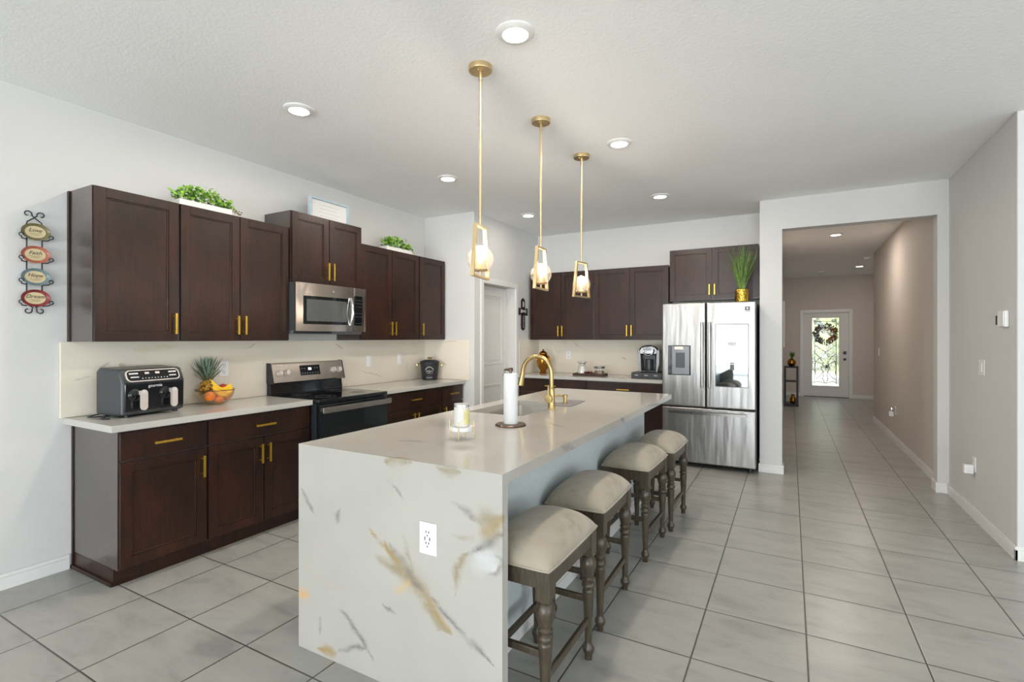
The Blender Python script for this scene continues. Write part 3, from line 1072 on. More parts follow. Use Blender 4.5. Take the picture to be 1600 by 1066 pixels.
# faucet
FX, FY = -1.412, 3.105
ft = thing('faucet', 'tall brushed gold gooseneck faucet on the island', 'faucet', (FX, FY, ZI))
mb = MB()
mb.lathe([(.030, 0), (.030, .004), (.024, .008), (.023, .13), (.019, .14), (.015, .15)], (0, 0, 0), 24)
mb.build('body', 'satin_brass', ft)
mb = MB()
ac, ar, zs = -.110, .110, .235
pts = [(0, 0, .14), (0, 0, .19)] + [(ac + ar * cos(t_), 0, zs + ar * 1.1 * sin(t_)) for t_ in [pi * k / 16 for k in range(17)]] + [(-.222, 0, .225)]
mb.tube(pts, .0145, 14)
mb.build('spout', 'satin_brass', ft)
mb = MB()
n0 = mb.lathe([(.0155, .0), (.0165, -.02), (.021, -.075), (.021, -.082), (0, -.082)], (0, 0, 0), 18)
for v in mb.bm.verts:
    v.co = Matrix.Translation((-.221, 0, .232)) @ Matrix.Rotation(R(12), 4, 'Y') @ v.co
mb.build('spray_head', 'satin_brass', ft)
mb = MB()
mb.lathe([(.014, 0), (.014, -.038), (.027, -.039), (.027, -.058), (0, -.060)], (0, 0, .075), 20, 'y')
mb.tube([(0, -.048, .098), (-.004, -.045, .14), (-.006, -.038, .165)], [.006, .0055, .005], 8)
mb.build('lever', 'satin_brass', ft)
sd = thing('soap_dispenser', 'short brushed gold soap pump beside the faucet', 'soap dispenser', (-1.437, 3.40, ZI + .005))
MB().lathe([(.019, 0), (.019, .006), (.013, .008), (.013, .045), (.017, .046), (.017, .062), (0, .064)], (0, 0, 0), 18).build('pump', 'satin_brass', sd)
MB().tube([(0, 0, .054), (-.05, -.008, .056), (-.085, -.012, .052)], .006, 8).build('nozzle', 'satin_brass', sd)
mb = MB()
mb.box(-.065, .065, -.17, .17, 0, .004, .002)
tag(mb.build('sink_mat', 'grey_mat', loc=(-1.415, 3.44, ZI + .0005), rot=(0, 0, R(4))), 'flat grey mat on the island behind the faucet', 'mat')

# paper towels
TX, TY = -1.350, 2.425
ph = thing('paper_towel_holder', 'bronze paper towel stand with a round base on the island', 'paper towel holder', (TX, TY, ZI))
MB().lathe([(.084, 0), (.086, .004), (.080, .010), (0, .011)], (0, 0, 0), 40).build('base', 'bronze', ph)
mb = MB()
mb.lathe([(.007, .010), (.007, .300), (0, .304)], (0, 0, 0), 12)
mb.build('rod', 'bronze', ph)
mb = MB()
mb.lathe([(.013, .300), (.014, .312), (.010, .318), (0, .319)], (0, 0, 0), 14)
mb.tube([(-.004, -.01, .307), (-.022, -.016, .309), (-.030, -.018, .303)], .006, 8)
mb.build('finial', 'bronze', ph)
mb = MB()
mb.lathe([(.010, .0), (.0385, .0), (.039, .004), (.039, .272), (.038, .276), (.010, .277), (.010, .0)], (0, 0, 0), 40)
tag(mb.build('paper_towel_roll', 'paper_white', loc=(TX, TY, ZI + .0115)), 'slim white roll of paper towels standing on the island', 'paper towels')

# candle on its stand
CX, CY = -1.372, 1.985
cs = thing('candle_stand', 'small round stand with white plate and thin gold legs on the island', 'stand', (CX, CY, ZI))
MB().lathe([(.056, .042), (.058, .046), (.058, .058), (.056, .061), (0, .061)], (0, 0, 0), 36).build('plate', 'stone_white', cs)
for k in range(4):
    an = R(20 + 90 * k)
    MB().lathe([(.0022, 0), (.0022, .088), (0, .0895)], (.0605 * cos(an), .0605 * sin(an), 0), 8).build('leg', 'satin_brass', cs)
cd = thing('jar_candle', 'white jar candle with silver lid and yellow label on the island', 'candle', (CX, CY, ZI + .0615))
MB().lathe([(.0, 0), (.034, 0), (.037, .004), (.037, .092), (.036, .094)], (0, 0, 0), 32).build('jar', 'wax', cd)
MB().lathe([(.0385, .094), (.0385, .104), (.037, .107), (0, .108)], (0, 0, 0), 32).build('lid', 'chrome', cd)
mb = MB()
L = []
for k in range(9):
    an = R(-42 + 8 * k)
    L.append((mb.bm.verts.new((.0376 * cos(an), .0376 * sin(an), .012)), mb.bm.verts.new((.0376 * cos(an), .0376 * sin(an), .080))))
for p, q in zip(L, L[1:]):
    mb.bm.faces.new([p[0], q[0], q[1], p[1]])
mb.build('label', 'label_yellow', cd)

# ------------------------------------------------------------------ stools
def turned_leg(x, y):
    mb = MB()
    h = .028
    mb.box(x - h, x + h, y - h, y + h, .462, .572, .003)
    prof = [(.0, 0), (.0155, 0), (.0165, .022), (.0245, .036), (.0265, .047), (.0235, .056), (.0165, .066), (.0155, .078), (.0165, .12), (.0225, .24), (.0265, .298),
            (.0245, .306), (.0200, .311), (.0290, .320), (.0300, .327), (.0285, .334), (.0215, .341), (.0270, .350), (.0280, .356), (.0225, .364), (.0250, .374), (.0320, .395), (.0350, .415), (.0340, .432), (.0270, .448), (.0215, .453), (.0265, .458), (.0265, .464)]
    mb.lathe(prof, (x, y, 0), 22)
    return mb
def stool():
    t = thing('bar_stool', 'x', 'stool')
    hx, hy = .125, .222
    for sx in (-1, 1):
        for sy in (-1, 1):
            turned_leg(sx * hx, sy * hy).build('leg', 'stool_wood', t)
    mb = MB()
    mb.box(-hx + .027, hx - .027, -hy - .022, -hy - .004, .505, .572, .002)
    mb.box(-hx + .027, hx - .027, hy + .004, hy + .022, .505, .572, .002)
    mb.box(hx + .004, hx + .022, -hy + .027, hy - .027, .505, .572, .002)
    mb.box(-hx - .022, -hx - .004, -hy + .027, hy - .027, .505, .572, .002)
    mb.build('apron', 'stool_wood', t)
    for sx in (-1, 1):
        MB().obox((sx * hx, 0, .175), (.009, hy - .008, .015), (0, 0, 0), .005).build('stretcher', 'stool_wood', t)
    for sy in (-1, 1):
        MB().obox((0, sy * hy, .262), (hx - .008, .009, .014), (0, 0, 0), .005).build('stretcher', 'stool_wood', t)
    # domed cushion
    mb = MB()
    ax, ay = .158, .258
    nx, ny = 22, 30
    G = []
    for i in range(nx + 1):
        row = []
        for j in range(ny + 1):
            u, v = -cos(pi * i / nx), -cos(pi * j / ny)
            # square to rounded rectangle
            k = .12
            x = ax * u * (1 - k * .25 * v ** 6)
            y = ay * v * (1 - k * .18 * u ** 6)
            z = .579 + .096 * max(0, 1 - abs(u) ** 2.7) ** .52 * max(0, 1 - abs(v) ** 3.4) ** .50
            row.append(mb.bm.verts.new((x, y, z)))
        G.append(row)
    for i in range(nx):
        for j in range(ny):
            mb.bm.faces.new([G[i][j], G[i + 1][j], G[i + 1][j + 1], G[i][j + 1]])
    border = [G[i][0] for i in range(nx + 1)] + [G[nx][j] for j in range(1, ny + 1)] + [G[i][ny] for i in range(nx - 1, -1, -1)] + [G[0][j] for j in range(ny - 1, 0, -1)]
    low = [mb.bm.verts.new((v.co.x * .985, v.co.y * .99, .5725)) for v in border]
    n = len(border)
    for k in range(n):
        j = (k + 1) % n
        mb.bm.faces.new([border[k], border[j], low[j], low[k]])
    mb.bm.faces.new(low)
    bpts = [v.co.copy() for v in border]
    cu = mb.build('cushion', 'seat_fabric', t, smooth=60)
    MB().tube([(p.x * 1.003, p.y * 1.002, .578) for p in bpts], .0042, 6, True).build('piping', 'seat_fabric', cu)
    return t
st0 = stool()
for i, (x, y, rz, lab) in enumerate([
        (-.900, 1.872, 0.00, 'nearest upholstered stool, tucked beside the waterfall end of the island'),
        (-.930, 2.545, R(1), 'second upholstered stool from the waterfall end of the island'),
        (-.918, 3.400, R(-1), 'third upholstered stool from the waterfall end, second nearest the refrigerator'),
        (-.880, 3.985, R(-1), 'farthest upholstered stool, nearest the refrigerator')]):
    o = st0 if i == 0 else dup(st0)
    o.location = (x, y, 0)
    o.rotation_euler = (0, 0, rz)
    tag(o, lab, 'stool', 'upholstered stools along the island')

# ------------------------------------------------------------------ pendants and ceiling lights
def pendant():
    t = thing('pendant_light', 'x', 'lamp')
    MB().lathe([(0, 0), (.061, 0), (.062, -.004), (.062, -.024), (.060, -.027), (0, -.028)], (0, 0, 0), 36).build('canopy', 'pendant_gold', t)
    mb = MB()
    mb.lathe([(.009, -.026), (.009, -.075), (.0065, -.077), (.0065, -.845)], (0, 0, 0), 12)
    for s_ in (-1, 1):
        mb.ball((.0, s_ * .03, -.031), .005, seg=8, rings=6)
    mb.build('rod', 'pendant_gold', t)
    # trapezoid frame in the y-z plane
    mb = MB()
    o = [(-.075, -.842), (.075, -.842), (.122, -1.120), (-.122, -1.120)]
    i = [(-.063, -.853), (.063, -.853), (.108, -1.109), (-.108, -1.109)]
    for k in range(4):
        j = (k + 1) % 4
        mb.prism([o[k], o[j], i[j], i[k]], -.010, .010, 'x')
    fr = mb.build('frame', 'pendant_gold', t, smooth=0)
    mb = MB()
    mb.lathe([(.006, -1.110), (.006, -1.085), (.036, -1.083), (.040, -1.076), (.040, -1.070), (.012, -1.070), (.012, -1.045), (0, -1.044)], (0, 0, 0), 24)
    mb.build('socket', 'pendant_gold', t)
    MB().lathe([(.034, -1.068), (.034, -.970), (.032, -.970), (.032, -1.068)], (0, 0, 0), 28).build('inner_shade', 'frosted_glass', t)
    mb = MB()
    mb.ball((0, 0, -1.020), .069, seg=32, rings=20)
    mb.build('globe', 'globe_glass', t)
    mb = MB()
    mb.lathe([(.006, -1.045), (.009, -1.035), (.013, -1.015), (.011, -.998), (.004, -.985), (0, -.983)], (0, 0, 0), 14)
    mb.build('bulb', 'bulb_glow', t)
    return t
p0 = pendant()
for i, (y, a_, lab) in enumerate([(2.246, 12, 'nearest gold pendant lamp, with the largest glass globe, over the island'),
                                 (2.985, 5, 'middle of the three gold pendant lamps over the island'),
                                 (3.720, -10, 'farthest gold pendant lamp over the island, in front of the back cabinets')]):
    o = p0 if i == 0 else dup(p0)
    o.location = (-1.434, y, CE)
    o.rotation_euler = (0, 0, R(a_))
    tag(o, lab, 'lamp', 'gold pendants over the island')
    light('pendant_bulb', 'POINT', (-1.434, y, CE - .955), (0, 0, 0), 3.6, WARM, shadow_soft_size=.02)

def can():
    t = thing('recessed_light', 'x', 'ceiling light')
    mb = MB()
    mb.lathe([(.092, 0), (.092, -.004), (.086, -.010), (.066, -.015), (.061, -.015), (.058, -.006)], (0, 0, 0), 40)
    mb.build('trim_ring', 'trim_white', t)
    MB().lathe([(.0605, -.008), (.0605, -.013), (.05, -.0155), (0, -.0165)], (0, 0, 0), 36).build('diffuser', 'can_glow', t)
    return t
c0 = can()
for i, (x, y, lab, e) in enumerate([
        (-1.13, 2.075, 'largest recessed ceiling light, nearest the camera above the first pendant', 8),
        (-2.70, 2.115, 'recessed ceiling light left of the first pendant, above the air fryer side', 8),
        (-2.69, 3.673, 'recessed ceiling light between the range side and the first pendant rod', 8),
        (-1.10, 3.621, 'recessed ceiling light just right of the middle pendant canopy', 8),
        (-1.15, 5.174, 'recessed ceiling light in front of the refrigerator', 8),
        (-2.68, 5.238, 'recessed ceiling light near the pantry door', 1.5),
        (0.557, 8.278, 'recessed ceiling light in the hallway, nearer the kitchen', 10),
        (1.22, 12.18, 'recessed ceiling light far down the hallway near the front door', 8)]):
    o = c0 if i == 0 else dup(c0)
    o.location = (x, y, CE)
    tag(o, lab, 'ceiling light', 'recessed ceiling lights')
    light('downlight', 'AREA', (x, y, CE - .022), (0, 0, 0), e, WARM if i < 6 else (1.0, .88, .78), shape='DISK', size=.11)

# ------------------------------------------------------------------ refrigerator
fr = thing('refrigerator', 'stainless french-door refrigerator with a bottom freezer drawer', 'refrigerator', (-.775, 5.70, 0))
fw = .470
MB().box(-fw, fw, .085, .72, .05, 1.772, .004).build('cabinet_body', 'fridge_side', fr)
mb = MB()
for sx in (-1, 1):
    for y in (.11, .66):
        mb.lathe([(.022, .0), (.022, .05)], (sx * .41, y, 0), 12)
mb.build('feet', 'black_plastic', fr)
MB().box(-fw + .01, fw - .01, .07, .10, .045, .075, .003).build('kick_grille', 'black_plastic', fr)
def fdoor(x0, x1, z0, z1, nm):
    return MB().box(x0, x1, 0, .078, z0, z1, .012, 3).build(nm, 'fridge_steel', fr)
zs = .655
xm = -.012
L_ = fdoor(-fw, xm - .004, zs + .006, 1.785, 'door')
R_ = fdoor(xm + .004, fw, zs + .006, 1.785, 'door')
Z_ = fdoor(-fw, fw, .055, zs - .006, 'freezer_drawer')
def fhandle(par, x):
    mb = MB()
    mb.box(x - .013, x + .013, -.062, -.042, .875, 1.575, .006)
    mb.box(x - .010, x + .010, -.045, .0, .885, .915, .003)
    mb.box(x - .010, x + .010, -.045, .0, 1.535, 1.565, .003)
    mb.build('handle', 'handle_steel', par)
fhandle(L_, xm - .034); fhandle(R_, xm + .040)
mb = MB()
pts = [(-.385 + .77 * k / 10, -.052 - .012 * sin(pi * k / 10), .600) for k in range(11)]
for p, q in zip(pts, pts[1:]):
    mb.prism([(p[0], p[1] + .014), (q[0], q[1] + .014), (q[0], q[1] - .006), (p[0], p[1] - .006)], .588, .616, 'z')
mb.box(-.385, -.355, -.045, 0, .590, .614, .003); mb.box(.355, .385, -.045, 0, .590, .614, .003)
mb.build('handle', 'handle_steel', Z_)
# dispenser in the left door
mb = MB()
mb.box(-.405, -.165, -.004, .001, 1.000, 1.325, .002)
dp = mb.build('dispenser', 'black_gloss', L_)
mb = MB()
mb.box(-.362, -.180, -.007, -.003, 1.008, 1.316, .002)
mb.build('recess_panel', 'mid_grey', dp)
MB().box(-.322, -.225, -.009, -.006, 1.080, 1.245, .002).build('paddle', 'dark_grey_metal', dp)
MB().box(-.335, -.240, -.018, -.006, 1.275, 1.312, .006).build('nozzle', 'silver_plastic', dp)
# mirrored glass panel in the right door
gp = MB().box(.083, .402, -.004, .001, .890, 1.552, .002).build('glass_panel', 'mirror_glass', R_)
for (a_, b_, c_, d_) in ((.083, .090, .890, 1.552), (.395, .402, .890, 1.552), (.09, .395, .890, .897), (.09, .395, 1.545, 1.552)):
    MB().box(a_, b_, -.0055, -.003, c_, d_).build('border', 'dark_grey_metal', gp)
mb = MB()
mb.box(.205, .285, -.0055, -.004, 1.325, 1.360, .0004)
pl = mb.build('badge', 'mid_grey', gp)
MB().box(.213, .277, -.0065, -.005, 1.332, 1.353).build('badge_plate', 'light_print', pl)
mb = MB()
mb.box(.225, .268, -.0055, -.004, 1.070, 1.150, .0004)
tg = mb.build('tag_label', 'dark_grey_metal', gp)
MB().box(.231, .262, -.0065, -.005, 1.125, 1.140).build('tag_print', 'light_print', tg)
mb = MB()
mb.box(.368, .415, -.0015, .001, 1.680, 1.730, .0005)
em = mb.build('sticker', 'display_blue', R_)
MB().ball((.3915, -.0012, 1.712), .011, (1, .12, 1), 14, 8).build('sticker_mark', 'light_print', em)
MB().box(.370, .413, -.0022, -.001, 1.683, 1.692).build('sticker_print', 'light_print', em)

# gold pot with tall grass on the refrigerator
gx, gy, gz = -.448, 5.842, 1.787
gpot = thing('grass_plant', 'tall green grass plant in a gold pot on top of the refrigerator', 'plant', (gx, gy, gz))
MB().lathe([(0, 0), (.064, 0), (.067, .006), (.067, .128), (.064, .132), (.058, .126), (0, .122)], (0, 0, 0), 32).build('pot', 'hammered_gold', gpot)
mb = MB()
for k in range(120):
    an = random.uniform(0, 2 * pi)
    sp = random.uniform(.02, .42) ** 1.0
    L = random.uniform(.36, .56)
    if random.random() < .25:
        L *= .7
    dx, dy = cos(an), sin(an) * .45
    b0 = Vector((dx * .03 * random.random(), dy * .03, .115))
    pts = []
    droop = random.uniform(0, .12) * sp
    for q in range(7):
        s_ = q / 6
        out = sp * L * s_ ** 1.35 * .95
        px = b0.x + dx * out
        px = max(-.27, min(.142, px))
        py = max(-.3, min(.24, b0.y + dy * out))
        pts.append((px, py, b0.z + L * s_ * (1 - .25 * sp * s_) - droop * s_ ** 3))
    w0 = random.uniform(.0028, .0050)
    mb.strip(pts, [w0 * (1 - (q / 6) ** 2.2) + .0004 for q in range(7)], (random.uniform(.6, 1), random.uniform(-.5, .5), 0))
mb.build('grass_blades', 'grass_blade', gpot)

# ------------------------------------------------------------------ microwave over the range
mw = thing('microwave', 'stainless over-the-range microwave under the short upper cabinet', 'microwave', (XL + .024, 3.053, 1.440), Q)
MW, MD = .378, .345      # half width, depth
MB().box(-MW, MW, -MD, 0, .028, .418, .003).build('case', 'charcoal_plastic', mw)
mb = MB()
# bowed stainless front
def bowed(x0, x1, z0, z1, th, mb, bow=.022, n=10, base=-MD - .001):
    P = []
    for k in range(n + 1):
        x = x0 + (x1 - x0) * k / n
        yy = base - th - bow * (1 - (x / MW) ** 2)
        P.append((x, yy))
    out = [(x0, base)] + P + [(x1, base)]
    mb.prism(out, z0, z1, 'z', .002)
    return mb
bowed(-MW, .205, .022, .416, .030, mb)
mwd = mb.build('door', 'appliance_steel', mw)
mb = MB()
bowed(.208, MW, .022, .416, .030, mb)
mwc = mb.build('control_frame', 'appliance_steel', mw)
mb = MB()
bowed(-.312, .150, .080, .312, .0325, mb)
win = mb.build('window', 'black_glass', mwd)
mb = MB()
bowed(-.285, .125, .105, .285, .0332, mb)
mb.build('screen', 'screen_glass', win)
mb = MB()
bowed(.225, .330, .078, .345, .0325, mb)
cp = mb.build('keypad', 'black_glass', mwc)
mb = MB()
for r_ in range(8):
    if r_ in (1, 4):
        continue
    for c_ in range(4):
        x = .240 + c_ * .022
        z = .095 + r_ * .030
        yy = -MD - .001 - .0325 - .022 * (1 - (x / MW) ** 2)
        mb.box(x + .002, x + .009, yy - .0012, yy + .001, z, z + .0035)
mb.build('key_marks', 'mid_grey', cp)
mb = MB()
hp = [(.175, -MD - .055 + .028 * (2 * k / 12 - 1) ** 2 - .026, .078 + .24 * k / 12) for k in range(13)]
mb.tube(hp, .0125, 10)
mb.box(.164, .186, -MD - .06, -MD - .045, .072, .096, .003); mb.box(.164, .186, -MD - .06, -MD - .045, .300, .324, .003)
mb.build('handle', 'chrome', mwd)
yy = -MD - .031 - .022
mb = MB()
mb.lathe([(.013, 0), (.013, -.002), (.010, -.003), (0, -.003)], (-.02, yy, .362), 20, 'y')
em = mb.build('emblem', 'handle_steel', mwd)
mb = MB()
mb.tube([(-.02 + .007 * cos(2 * pi * k / 16), yy - .0035, .362 + .007 * sin(2 * pi * k / 16)) for k in range(16)], .0012, 5, True)
mb.build('emblem_ring', 'light_print', em)
mb = MB()
mb.box(-MW + .005, MW - .005, -MD + .02, -.01, .0, .028, .002)
mb.build('underside', 'mid_grey', mw)
MB().box(-MW + .02, -.0, -MD - .01, -MD + .03, .004, .022, .002).build('vent', 'black_plastic', mw)

# ------------------------------------------------------------------ range
rg = thing('range', 'freestanding electric range with black glass top and stainless control panel', 'range', (XL + .024, 3.060, 0), Q)
RW = .378
RD = .60
MB().box(-RW, RW, -RD, -.004, .06, .895, .003).build('body', 'black_plastic', rg)
mb = MB()
mb.box(-RW, RW, -RD - .038, -.055, .896, .925, .006)
mb.build('cooktop', 'black_glass', rg)
mb = MB()
for (x, y, r_) in ((-.19, -.20, .075), (.19, -.20, .09), (-.19, -.46, .10), (.19, -.46, .075)):
    for rr_ in (r_, r_ * .6):
        mb.tube([(x + rr_ * cos(2 * pi * k / 32), y + rr_ * sin(2 * pi * k / 32), .9252) for k in range(32)], .0009, 4, True)
mb.build('burner_rings', 'dark_grey_metal', rg)
mb = MB()
# back guard: black riser with the leaning stainless panel
mb.prism([(-.004, .925), (-.060, .925), (-.060, .945), (-.050, 1.03), (-.050, 1.05), (-.004, 1.05)], -RW, RW, 'x', .002)
mb.build('riser', 'black_gloss', rg)
cprof = [(-.004, 1.03), (-.088, 1.025), (-.094, 1.032), (-.055, 1.185), (-.045, 1.192), (-.004, 1.192)]
mb = MB()
mb.prism(cprof, -RW + .004, RW - .004, 'x', .002)
pn = mb.build('control_panel', 'appliance_steel', rg)
mb = MB()
mb.prism([(a - (.001 if 0 else 0), b) for a, b in [(-.002, 1.026), (-.088, 1.021), (-.096, 1.031), (-.057, 1.188), (-.045, 1.195), (-.002, 1.195)]], -RW - .004, -RW + .003, 'x', .001)
mb.prism([(-.002, 1.026), (-.088, 1.021), (-.096, 1.031), (-.057, 1.188), (-.045, 1.195), (-.002, 1.195)], RW - .003, RW + .004, 'x', .001)
mb.build('end_cap', 'black_plastic', pn)
# slope frame helper for things on the panel face
tilt = math.atan2(.039, .153)
def on_panel(x, s):
    """point on the leaning face, s = 0..1 from bottom to top"""
    return Vector((x, -.094 + .039 * s, 1.032 + .153 * s))
def on_plate(mb, x0, x1, s0, s1, th):
    n = Vector((0, -cos(tilt), sin(tilt)))
    a, b, c, d = on_panel(x0, s0), on_panel(x1, s0), on_panel(x1, s1), on_panel(x0, s1)
    lo = [mb.bm.verts.new(p + n * .0002) for p in (a, b, c, d)]
    hi = [mb.bm.verts.new(p + n * th) for p in (a, b, c, d)]
    mb.bm.faces.new(hi)
    mb.bm.faces.new(lo[::-1])
    for k in range(4):
        j = (k + 1) % 4
        mb.bm.faces.new([lo[k], lo[j], hi[j], hi[k]])
    return mb
dsp = on_plate(MB(), -.105, .105, .30, .86, .002).build('display', 'black_glass', pn, smooth=0)
on_plate(MB(), -.020, .012, .58, .72, .003).build('clock', 'clock_glow', dsp, smooth=0)
mb = MB()
for k in range(7):
    on_plate(mb, -.092 + k * .027, -.080 + k * .027, .38, .44, .003)
for k in (0, 1, 5, 6):
    on_plate(mb, -.092 + k * .027, -.078 + k * .027, .66, .70, .003)
mb.build('key_marks', 'mid_grey', dsp, smooth=0)
for x in (-.312, -.240, .255, .322):
    mb = MB()
    mb.lathe([(.027, 0), (.027, .006), (.022, .010), (.021, .026), (.018, .030), (0, .031)], (0, 0, 0), 24)
    mb.box(-.005, .005, -.021, .021, .024, .038, .002)
    m = Matrix.Translation(on_panel(x, .50)) @ Matrix.Rotation(pi / 2 - tilt, 4, 'X')
    for v in mb.bm.verts:
        v.co = m @ v.co
    mb.build('knob', 'silver_plastic', pn)
mb = MB()
mb.box(-RW + .004, RW - .004, -RD - .040, -RD - .001, .215, .885, .006)
od = mb.build('oven_door', 'black_glass', rg)
mb = MB()
mb.box(-.27, .27, -RD - .042, -RD - .039, .38, .70, .001)
mb.build('oven_window', 'black_gloss', od)
mb = MB()
mb.box(-RW - .002, RW + .002, -RD - .092, -RD - .070, .820, .868, .007)
mb.box(-RW + .01, -RW + .035, -RD - .075, -RD - .038, .832, .858, .003); mb.box(RW - .035, RW - .01, -RD - .075, -RD - .038, .832, .858, .003)
mb.build('handle', 'appliance_steel', od)
MB().box(-RW + .004, RW - .004, -RD - .036, -RD - .001, .065, .208, .005).build('drawer', 'appliance_steel', rg)
mb = MB()
mb.box(-RW + .02, RW - .02, -RD + .05, -.05, 0, .06)
mb.build('plinth', 'black_plastic', rg)

# ------------------------------------------------------------------ air fryer
af = thing('air_fryer', 'black dual-basket air fryer with two silver handles on the left worktop', 'air fryer', (-3.517, 1.688, ZC), Q + R(8))
# local: x right, front -y, depth about .30 behind the front
AW, AD = .194, .245
mb = MB()
prof = [(.02, .012), (-.0, .02), (-.005, .21), (.028, .285), (.045, .292), (AD - .03, .300), (AD, .28), (AD, .02), (AD - .02, .012)]
mb.prism(prof, -AW, AW, 'x', .016, 4)
mb.build('housing', 'charcoal_plastic', af)
mb = MB()
mb.prism([(-.001, .035), (-.010, .045), (-.013, .200), (-.001, .214)], -AW + .012, AW - .012, 'x', .006, 3)
fp = mb.build('front_panel', 'black_gloss', af)
# slanted control strip
def slant(mb, x0, x1, s0, s1, th, y0=-.005, z0=.21, y1=.028, z1=.285, r=.0):
    d = Vector((0, y1 - y0, z1 - z0))
    n = Vector((0, -d.z, d.y)).normalized()
    w_, h_ = x1 - x0, (s1 - s0) * d.length
    pts = rr_pts(w_, h_, r, 6) if r else [(w_ / 2, h_ / 2), (-w_ / 2, h_ / 2), (-w_ / 2, -h_ / 2), (w_ / 2, -h_ / 2)]
    c = Vector(((x0 + x1) / 2, y0, z0)) + d * (s0 + s1) / 2
    u = d.normalized()
    lo = [mb.bm.verts.new(c + Vector((p, 0, 0)) + u * q) for p, q in pts]
    hi = [mb.bm.verts.new(v.co + n * th) for v in lo]
    mb.bm.faces.new(hi)
    mb.bm.faces.new(lo[::-1])
    for k in range(len(lo)):
        j = (k + 1) % len(lo)
        mb.bm.faces.new([lo[k], lo[j], hi[j], hi[k]])
    return mb
rim = slant(MB(), -.165, .165, .06, .98, .0035, r=.028).build('control_rim', 'silver_plastic', af)
cpn = slant(MB(), -.157, .157, .13, .91, .0045, r=.022).build('control_panel', 'black_glass', rim)
for (a_, b_, c_, d_) in ((-.145, -.092, .64, .76), (-.140, -.092, .36, .46), (.095, .145, .64, .76), (.095, .140, .36, .46)):
    slant(MB(), a_, b_, c_, d_, .0052).build('print_bar', 'light_print', cpn, smooth=0)
for (a_, b_, c_, d_) in ((-.052, -.026, .62, .78), (.012, .038, .62, .78)):
    slant(MB(), a_, b_, c_, d_, .0052).build('digit_display', 'silver_plastic', cpn, smooth=0)
for k in range(9):
    slant(MB(), -.075 + k * .019, -.069 + k * .019, .25 + .02 * (k % 2), .32, .0052).build('touch_icon', 'light_print', cpn, smooth=0)
for x in (-.098, .088):
    mb = MB()
    mb.ball((x - .028, -.008, .135), .040, (1, .45, 1), 20, 10)
    hb = mb.build('basket_boss', 'black_gloss', af)
    mb = MB()
    n0 = len(mb.bm.verts)
    mb.prism([(p + x, q + .105) for p, q in rr_pts(.036, .125, .0175, 6)], -.062, -.044, 'y', .004)
    mb.box(x - .012, x + .012, -.046, -.008, .135, .160, .003)
    hd = mb.build('handle', 'silver_plastic', af)
    MB().lathe([(.010, 0), (.010, -.002), (.007, -.003), (0, -.002)], (x, -.062, .150), 18, 'y').build('release_button', 'light_print', hd)
text('logo', 'gourmia', .026, 'light_print', fp, (-.005, -.0145, .185), (pi / 2, 0, 0), .0006)
mb = MB()
for sx in (-.15, .15):
    for y in (.03, .205):
        mb.lathe([(.014, 0), (.014, .016)], (sx, y, 0), 10)
mb.build('feet', 'black_plastic', af)
mb = MB()
cp_ = [(-.12, .225, .02), (-.20, .235, .012), (-.245, .225, .006), (-.235, .19, .006), (-.18, .175, .006), (-.215, .12, .006), (-.25, .10, .006), (-.262, .06, .005), (-.24, .03, .005)]
sm = []
for k in range(len(cp_) - 1):
    p_, q_ = Vector(cp_[k]), Vector(cp_[k + 1])
    for s_ in range(4):
        sm.append(p_.lerp(q_, s_ / 4))
sm.append(Vector(cp_[-1]))
mb.tube(sm, .0038, 8)
mb.build('power_cord', 'black_plastic', af)

# ------------------------------------------------------------------ fruit bowl
bx, by = -3.672, 2.160
bz = ZC
bw = thing('fruit_bowl', 'round amber-tinted glass fruit bowl on the left worktop', 'bowl', (bx, by, bz))
ro, hb_ = .128, .112
prof = []
for k in range(11):
    a_ = k / 10 * (pi / 2) * .93
    prof.append((.045 + (ro - .045) * sin(a_), .003 + hb_ * (1 - cos(a_)) ** .9))
inn = [(r - .0035, z + .003) for r, z in prof[::-1]]
MB().lathe([(0, .0)] + [(.045, .0)] + prof + inn + [(0, .0065)], (0, 0, 0), 40).build('glass', 'amber_glass', bw)
MB().tube([(ro * cos(2 * pi * k / 40) * .985, ro * sin(2 * pi * k / 40) * .985, prof[-1][1] + .002) for k in range(40)], .0026, 6, True).build('rim', 'bronze', bw)
def fruit(nm, label, loc, r, mat, sc=(1, 1, .95), grp=None):
    t = thing(nm, label, 'fruit', loc, 0, grp)
    MB().ball((0, 0, 0), r, sc, 24, 14).build('skin', mat, t)
    MB().lathe([(.003, r * sc[2] * .93), (.004, r * sc[2] * 1.0), (0, r * sc[2] * 1.01)], (0, 0, 0), 8).build('stem', 'banana_tip', t)
    return t
fruit('orange', 'orange at the left of the glass fruit bowl, under the pineapple', (bx + .050, by - .066, bz + .066), .036, 'orange_peel', grp='oranges in the bowl')
fruit('orange', 'orange at the bottom front of the glass fruit bowl', (bx + .040, by + .004, bz + .040), .034, 'orange_peel', grp='oranges in the bowl')
fruit('orange', 'orange at the right of the glass fruit bowl, under the bananas', (bx + .020, by + .070, bz + .054), .032, 'orange_peel', grp='oranges in the bowl')
fruit('apple', 'red apple peeking over the bananas in the glass fruit bowl', (bx - .030, by + .078, bz + .108), .034, 'apple_red')
